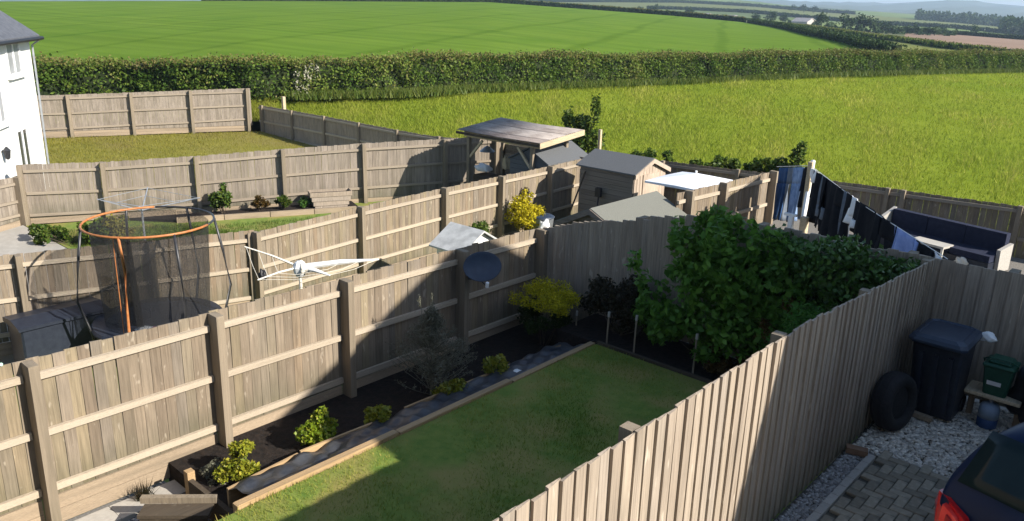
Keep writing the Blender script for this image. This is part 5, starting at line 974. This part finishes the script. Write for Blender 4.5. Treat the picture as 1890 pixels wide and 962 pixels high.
# wheelie bin
wb = thing('wheelie_bin', 'large dark navy wheelie bin in the corner of the drive', 'wheelie bin', (-1.97, 9.7, -4.40)); bx0, bx1, by0, by1 = -2.26, -1.68, 9.30, 10.02
def taper(lo, hi, z0, z1, c=.03):
    mb = MB(); vs = []
    for (x0, x1, y0, y1), z in ((lo, z0), (hi, z1)):
        for x, y in ((x0+c, y0), (x1-c, y0), (x1, y0+c), (x1, y1-c), (x1-c, y1), (x0+c, y1), (x0, y1-c), (x0, y0+c)): vs.append((x, y, z))
    return mb.add(vs, [tuple(range(7, -1, -1)), tuple(range(8, 16))]+[(i, (i+1) % 8, 8+(i+1) % 8, 8+i) for i in range(8)])
taper((-2.20, -1.74, 9.55, 10.0), (bx0+.03, bx1-.03, by0+.05, by1-.06), -4.36, -3.42).build('body', M['bin_black'], wb)
mb = MB(); mb.bevbox((bx0+.01, by0+.03, -3.46), (bx1-.01, by1-.05, -3.40), .015); mb.build('rim', M['bin_black'], wb)
for x in (-2.12, -1.97, -1.82): mb = MB(); mb.prism([(x-.025, 9.47, -4.30), (x+.025, 9.47, -4.30), (x+.025, 9.335, -3.55), (x-.025, 9.335, -3.55)], (0, .06, 0)); mb.build('rib', M['bin_black'], wb)
def oct_(x0, x1, y0, y1, c, z): return [(x, y, z) for x, y in ((x0+c, y0), (x1-c, y0), (x1, y0+c), (x1, y1-c), (x1-c, y1), (x0+c, y1), (x0, y1-c), (x0, y0+c))]
rings = [oct_(bx0-.01, bx1+.01, 9.27, 10.04, .05, -3.425), oct_(bx0-.015, bx1+.015, 9.265, 10.045, .06, -3.395), oct_(bx0+.01, bx1-.01, 9.29, 10.02, .06, -3.36), oct_(bx0+.06, bx1-.06, 9.34, 9.97, .06, -3.335), oct_(bx0+.075, bx1-.075, 9.36, 9.95, .06, -3.35), oct_(bx0+.15, bx1-.15, 9.45, 9.85, .05, -3.345)]
mb = MB(); mb.add([p for r_ in rings for p in r_], [tuple(range(7, -1, -1)), tuple(40+i for i in range(8))]+[(k*8+i, k*8+(i+1) % 8, k*8+8+(i+1) % 8, k*8+8+i) for k in range(5) for i in range(8)]); mb.build('lid', M['bin_lid'], wb)
mb = MB(); mb.tube([(-2.18, 10.09, -3.40), (-1.76, 10.09, -3.40)], .018, 8); mb.build('handle', M['bin_black'], wb)
for x in (-2.19, -1.75): mb = MB(); mb.lathe((x-.03, 9.98, -4.27), [(0, 0), (.1, 0), (.1, .06), (0, .06)], 16, 'x'); mb.build('wheel', M['rubber'], wb)
heap('white_bag', 'white crumpled bag on the right back corner of the wheelie bin', 'bag', (-1.62, 9.98, -3.42), (.09, .06, .07), 'white', 31)
mb = MB(); mb.obox((-2.02, 9.44, -4.35), (.24, .07, .05), (0, 0, -.1)); single(mb, 'wood_block', M['gravel_board'], 'small pale wooden block at the foot of the wheelie bin', 'block')
# tyre
ty = thing('tyre', 'old black tyre leaning upright against the pale fence', 'tyre', (-2.26, 8.98, -4.38)); mb = MB(); prof = [(.19, -.07), (.20, -.10), (.26, -.115), (.305, -.10), (.325, -.07), (.328, 0), (.325, .07), (.305, .10), (.26, .115), (.20, .10), (.19, .07), (.185, 0), (.19, -.07)]
mb.lathe((0, 0, 0), prof, 36, 'x'); o = mb.build('casing', M['rubber'], ty, smooth=True); TM = Matrix.Translation((-2.21, 8.95, -4.05)) @ Matrix.Rotation(R(-13), 4, 'Z') @ Matrix.Rotation(R(-6), 4, 'Y')
o.data.transform(TM)
for dx in (-.045, 0, .045):
    mb = MB(); mb.lathe((dx-.006, 0, 0), [(.326, -.004), (.332, 0), (.332, .010), (.326, .014)], 36, 'x'); o2 = mb.build('tread_rib', M['rubber'], ty, smooth=True); o2.data.transform(TM)
# plank, gas bottle, caddy
pk = thing('plank_shelf', 'small plank shelf carrying the green caddy behind the bin', 'shelf', (-1.42, 9.9, -4.40)); mb = MB(); mb.bevbox((-1.70, 9.72, -4.03), (-1.14, 10.06, -3.99), .006); mb.build('plank', M['pale_timber'], pk)
for x in (-1.66, -1.18): mb = MB(); mb.box((x-.03, 10.0, -4.40), (x+.03, 10.06, -4.03)); mb.build('leg', M['post'], pk)
gb = thing('gas_bottle', 'grey-blue gas bottle standing under the plank shelf', 'gas bottle', (-1.43, 9.82, -4.40)); GP = (-1.43, 9.82, -4.40)
mb = MB(); mb.lathe(GP, [(.10, 0), (.105, .02), (.105, .13), (.0, .13)], 20); mb.build('base', M['gas_blue'], gb, smooth=True); mb = MB(); mb.lathe(GP, [(.106, .12), (.106, .23), (.09, .275), (.05, .30), (.0, .305)], 20); mb.build('body', M['gas'], gb, smooth=True); mb = MB(); mb.lathe(GP, [(.02, .3), (.02, .345), (.035, .345), (.035, .365), (0, .365)], 10); mb.build('valve', M['grey_metal'], gb)
cd = thing('food_caddy', 'dark green food waste caddy with white label on the plank shelf', 'caddy', (-1.42, 9.9, -3.99)); taper((-1.53, -1.30, 9.76, 9.98), (-1.56, -1.27, 9.72, 10.02), -3.99, -3.66, .02).build('body', M['caddy'], cd)
mb = MB(); mb.bevbox((-1.575, 9.70, -3.66), (-1.255, 10.03, -3.615), .015); mb.bevbox((-1.53, 9.74, -3.62), (-1.30, 10.0, -3.575), .02); mb.build('lid', M['caddy'], cd); mb = MB(); mb.prism([(-1.50, 9.722, -3.86), (-1.36, 9.722, -3.86), (-1.36, 9.712, -3.81), (-1.50, 9.712, -3.81)], (0, .006, 0)); mb.build('sticker', M['white'], cd); mb = MB(); mb.tube([(-1.57, 9.87, -3.68), (-1.585, 9.80, -3.60), (-1.52, 9.74, -3.55), (-1.31, 9.74, -3.55), (-1.245, 9.80, -3.60), (-1.26, 9.87, -3.68)], .009, 6); mb.build('handle', M['caddy'], cd)
heap('black_sack', 'black bin sack beside the caddy by the end fence', 'sack', (-.98, 9.95, -4.0), (.28, .26, .45), 'black', 77)

# ------------------------------------------------------------------ car
car = thing('parked_car', 'dark blue hatchback at the right edge, red tail lamp towards us', 'car', (-.27, 8.2, DZ)); CXc, CY, CZ = -.24, 6.12, -4.372
def cp(x, y, z): return (CXc+x, CY+y, CZ+z*1.065)
ST = [(0.00, .42, .68, .56, .80, .74, .82, .92, .76), (0.05, .30, .76, .56, .875, .88, .875, 1.02, .80), (0.14, .24, .82, .56, .90, .98, .89, 1.20, .78), (.26, .22, .84, .55, .90, 1.0, .885, 1.40, .74), (.42, .20, .84, .55, .90, 1.0, .88, 1.48, .72), (.9, .2, .82, .55, .89, .99, .87, 1.52, .69), (1.6, .2, .82, .55, .885, .98, .86, 1.50, .61), (2.3, .2, .82, .55, .885, .97, .86, 1.46, .61), (2.65, .2, .82, .55, .885, .96, .86, 1.32, .63), (3.0, .2, .82, .55, .885, .95, .855, 1.08, .70), (3.4, .2, .82, .55, .88, .88, .84, .98, .70), (3.85, .24, .78, .52, .84, .76, .80, .86, .66), (4.05, .34, .66, .5, .72, .64, .70, .72, .56)]
vs = []; fs = []
for y, zb, wb_, zm, wm, zl, wl_, zt, wt in ST:
    half = [(wb_, zb), (wm, zm), (wl_*1.0+.01, (zm+zl)/2), (wl_, zl), ((wl_+wt)/2+.02, (zl+zt)/2), (wt, zt-.06), (wt*.75, zt-.005), (0, zt+.015)]
    vs += [cp(-x, y, z) for x, z in half] + [cp(x, y, z) for x, z in reversed(half[:-1])]
m = 15
for i in range(len(ST)-1):
    for k in range(m-1): fs.append((i*m+k, (i+1)*m+k, (i+1)*m+k+1, i*m+k+1))
    fs.append((i*m+m-1, (i+1)*m+m-1, (i+1)*m, i*m))
fs.append(tuple(range(m))); fs.append(tuple(reversed(range((len(ST)-1)*m, len(ST)*m))))
mb = MB(); mb.add(vs, fs); me = mb.mesh('body', M['car'], True); bm = bmesh.new(); bm.from_mesh(me); bmesh.ops.recalc_face_normals(bm, faces=bm.faces); bm.to_mesh(me); bm.free(); me.shade_smooth()
body = child(link(bpy.data.objects.new('body', me)), car); md = body.modifiers.new('s', 'SUBSURF'); md.levels = md.render_levels = 2
def panel(name, grid, mat, thick=.012, smooth=True, label=None):   # grid of points (rows) -> curved panel
    nr, nc = len(grid), len(grid[0]); mb = MB(); mb.add([p for r_ in grid for p in r_], [(i*nc+j, i*nc+j+1, (i+1)*nc+j+1, (i+1)*nc+j) for i in range(nr-1) for j in range(nc-1)]); o = mb.build(name, M[mat], car, label, smooth); md = o.modifiers.new('s', 'SOLIDIFY'); md.thickness = thick; md.offset = 0; return o
rows = []
for f in (0, .2, .4, .6, .8, 1):
    y = .075+.21*f; z = 1.04+.37*f; wv = .78-.06*f; rows.append([cp(x*wv, y-.02*(1-abs(x)**2)*.8, z+.025*(1-x*x)) for x in (-1, -.8, -.4, 0, .4, .8, 1)])
panel('rear_window', rows, 'car_glass')
for s in (-1, 1):
    panel('side_window', [[cp(s*(.872-.0*f), y, 1.01) for y in (.75, 1.2, 1.8, 2.3, 2.75)]] + [[cp(s*.775, y, 1.22) for y in (.80, 1.2, 1.8, 2.3, 2.62)]] + [[cp(s*.66, y, 1.41) for y in (.95, 1.2, 1.8, 2.2, 2.42)]], 'car_glass') if (f := 0) == 0 else None
panel('windscreen', [[cp(x*.70, 3.0, 1.10) for x in (-1, 0, 1)], [cp(x*.62, 2.42, 1.47) for x in (-1, 0, 1)]], 'car_glass')
for s in (-1, 1):
    mb = MB(); P0 = [(s*.84, -.01, .70), (s*.60, -.075, .72), (s*.56, -.07, .79), (s*.62, -.05, .86), (s*.78, -.0, .92), (s*.90, .08, .90), (s*.925, .10, .80)]
    mb.prism([cp(*p) for p in P0], (0, .24, 0)); tl = mb.build('tail_lamp', M['lamp_red'], car)
    mb = MB(); P1 = [(s*.80, -.035, .75), (s*.64, -.085, .76), (s*.62, -.082, .79), (s*.67, -.06, .84), (s*.80, -.02, .87)]; mb.prism([cp(*p) for p in P1], (0, .05, 0)); mb.build('lens', noisy('lamp_lens', (.80, .05, .04), (.88, .10, .08), 12, .12, coat=.6), tl)
    mb = MB(); mb.prism([cp(s*.74, -.065, .785), cp(s*.68, -.084, .785), cp(s*.69, -.08, .815), cp(s*.74, -.063, .83)], (0, .03, 0)); mb.build('reflector', noisy('lamp_reflector', (.30, .02, .02), (.36, .03, .03), 5, .3), tl)
    for y in (.72, 3.3):
        w_ = MB(); w_.lathe(cp(s*.80-.09, y, .30), [(.19, 0), (.29, .01), (.30, .05), (.30, .15), (.29, .18), (.19, .19)], 24, 'x'); wo_ = w_.build('wheel', M['rubber'], car, smooth=True); w_ = MB(); w_.lathe(cp(s*.80-.08, y, .30), [(0, 0), (.19, .01), (.19, .16), (0, .17)], 16, 'x'); w_.build('rim', M['grey_metal'], wo_)
panel('boot_trim', [[cp(x, -.035+.02*abs(x), .735) for x in (-.55, 0, .55)], [cp(x, -.035+.02*abs(x), .775) for x in (-.55, 0, .55)]], 'chrome')
panel('bumper', [[cp(x, y-.03, z) for x, y in ((-.86, .12), (-.72, .0), (0, -.05), (.72, .0), (.86, .12))] for z in (.36, .44, .52)], 'car_trim', .05)
mb = MB(); mb.lathe(cp(0, -.02, .88), [(.0, -.012), (.06, -.01), (.066, 0), (.06, .01)], 20, 'y'); mb.build('badge', M['chrome'], car)
# the car stands askew: turn it about its rear left corner
piv = Vector((-1.04, 6.12, 0)); rz = R(-18.5); rel = car.location-piv; car.rotation_euler.z = rz
car.location = piv+Matrix.Rotation(rz, 3, 'Z') @ rel

# ================================================================== HAZE over the valley
hz = bpy.data.materials.new('haze'); hz.use_nodes = True; hz.node_tree.nodes.clear(); pv = hz.node_tree.nodes.new('ShaderNodeVolumePrincipled'); pv.inputs['Density'].default_value = .00026; pv.inputs['Color'].default_value = (.60, .78, 1, 1); pv.inputs['Anisotropy'].default_value = .2
ho = hz.node_tree.nodes.new('ShaderNodeOutputMaterial'); hz.node_tree.links.new(pv.outputs[0], ho.inputs['Volume'])
mb = MB(); mb.box((-8000, -8000, -260), (8000, 8000, 140)); o = mb.build('haze', hz); tag(o, kind='stuff')
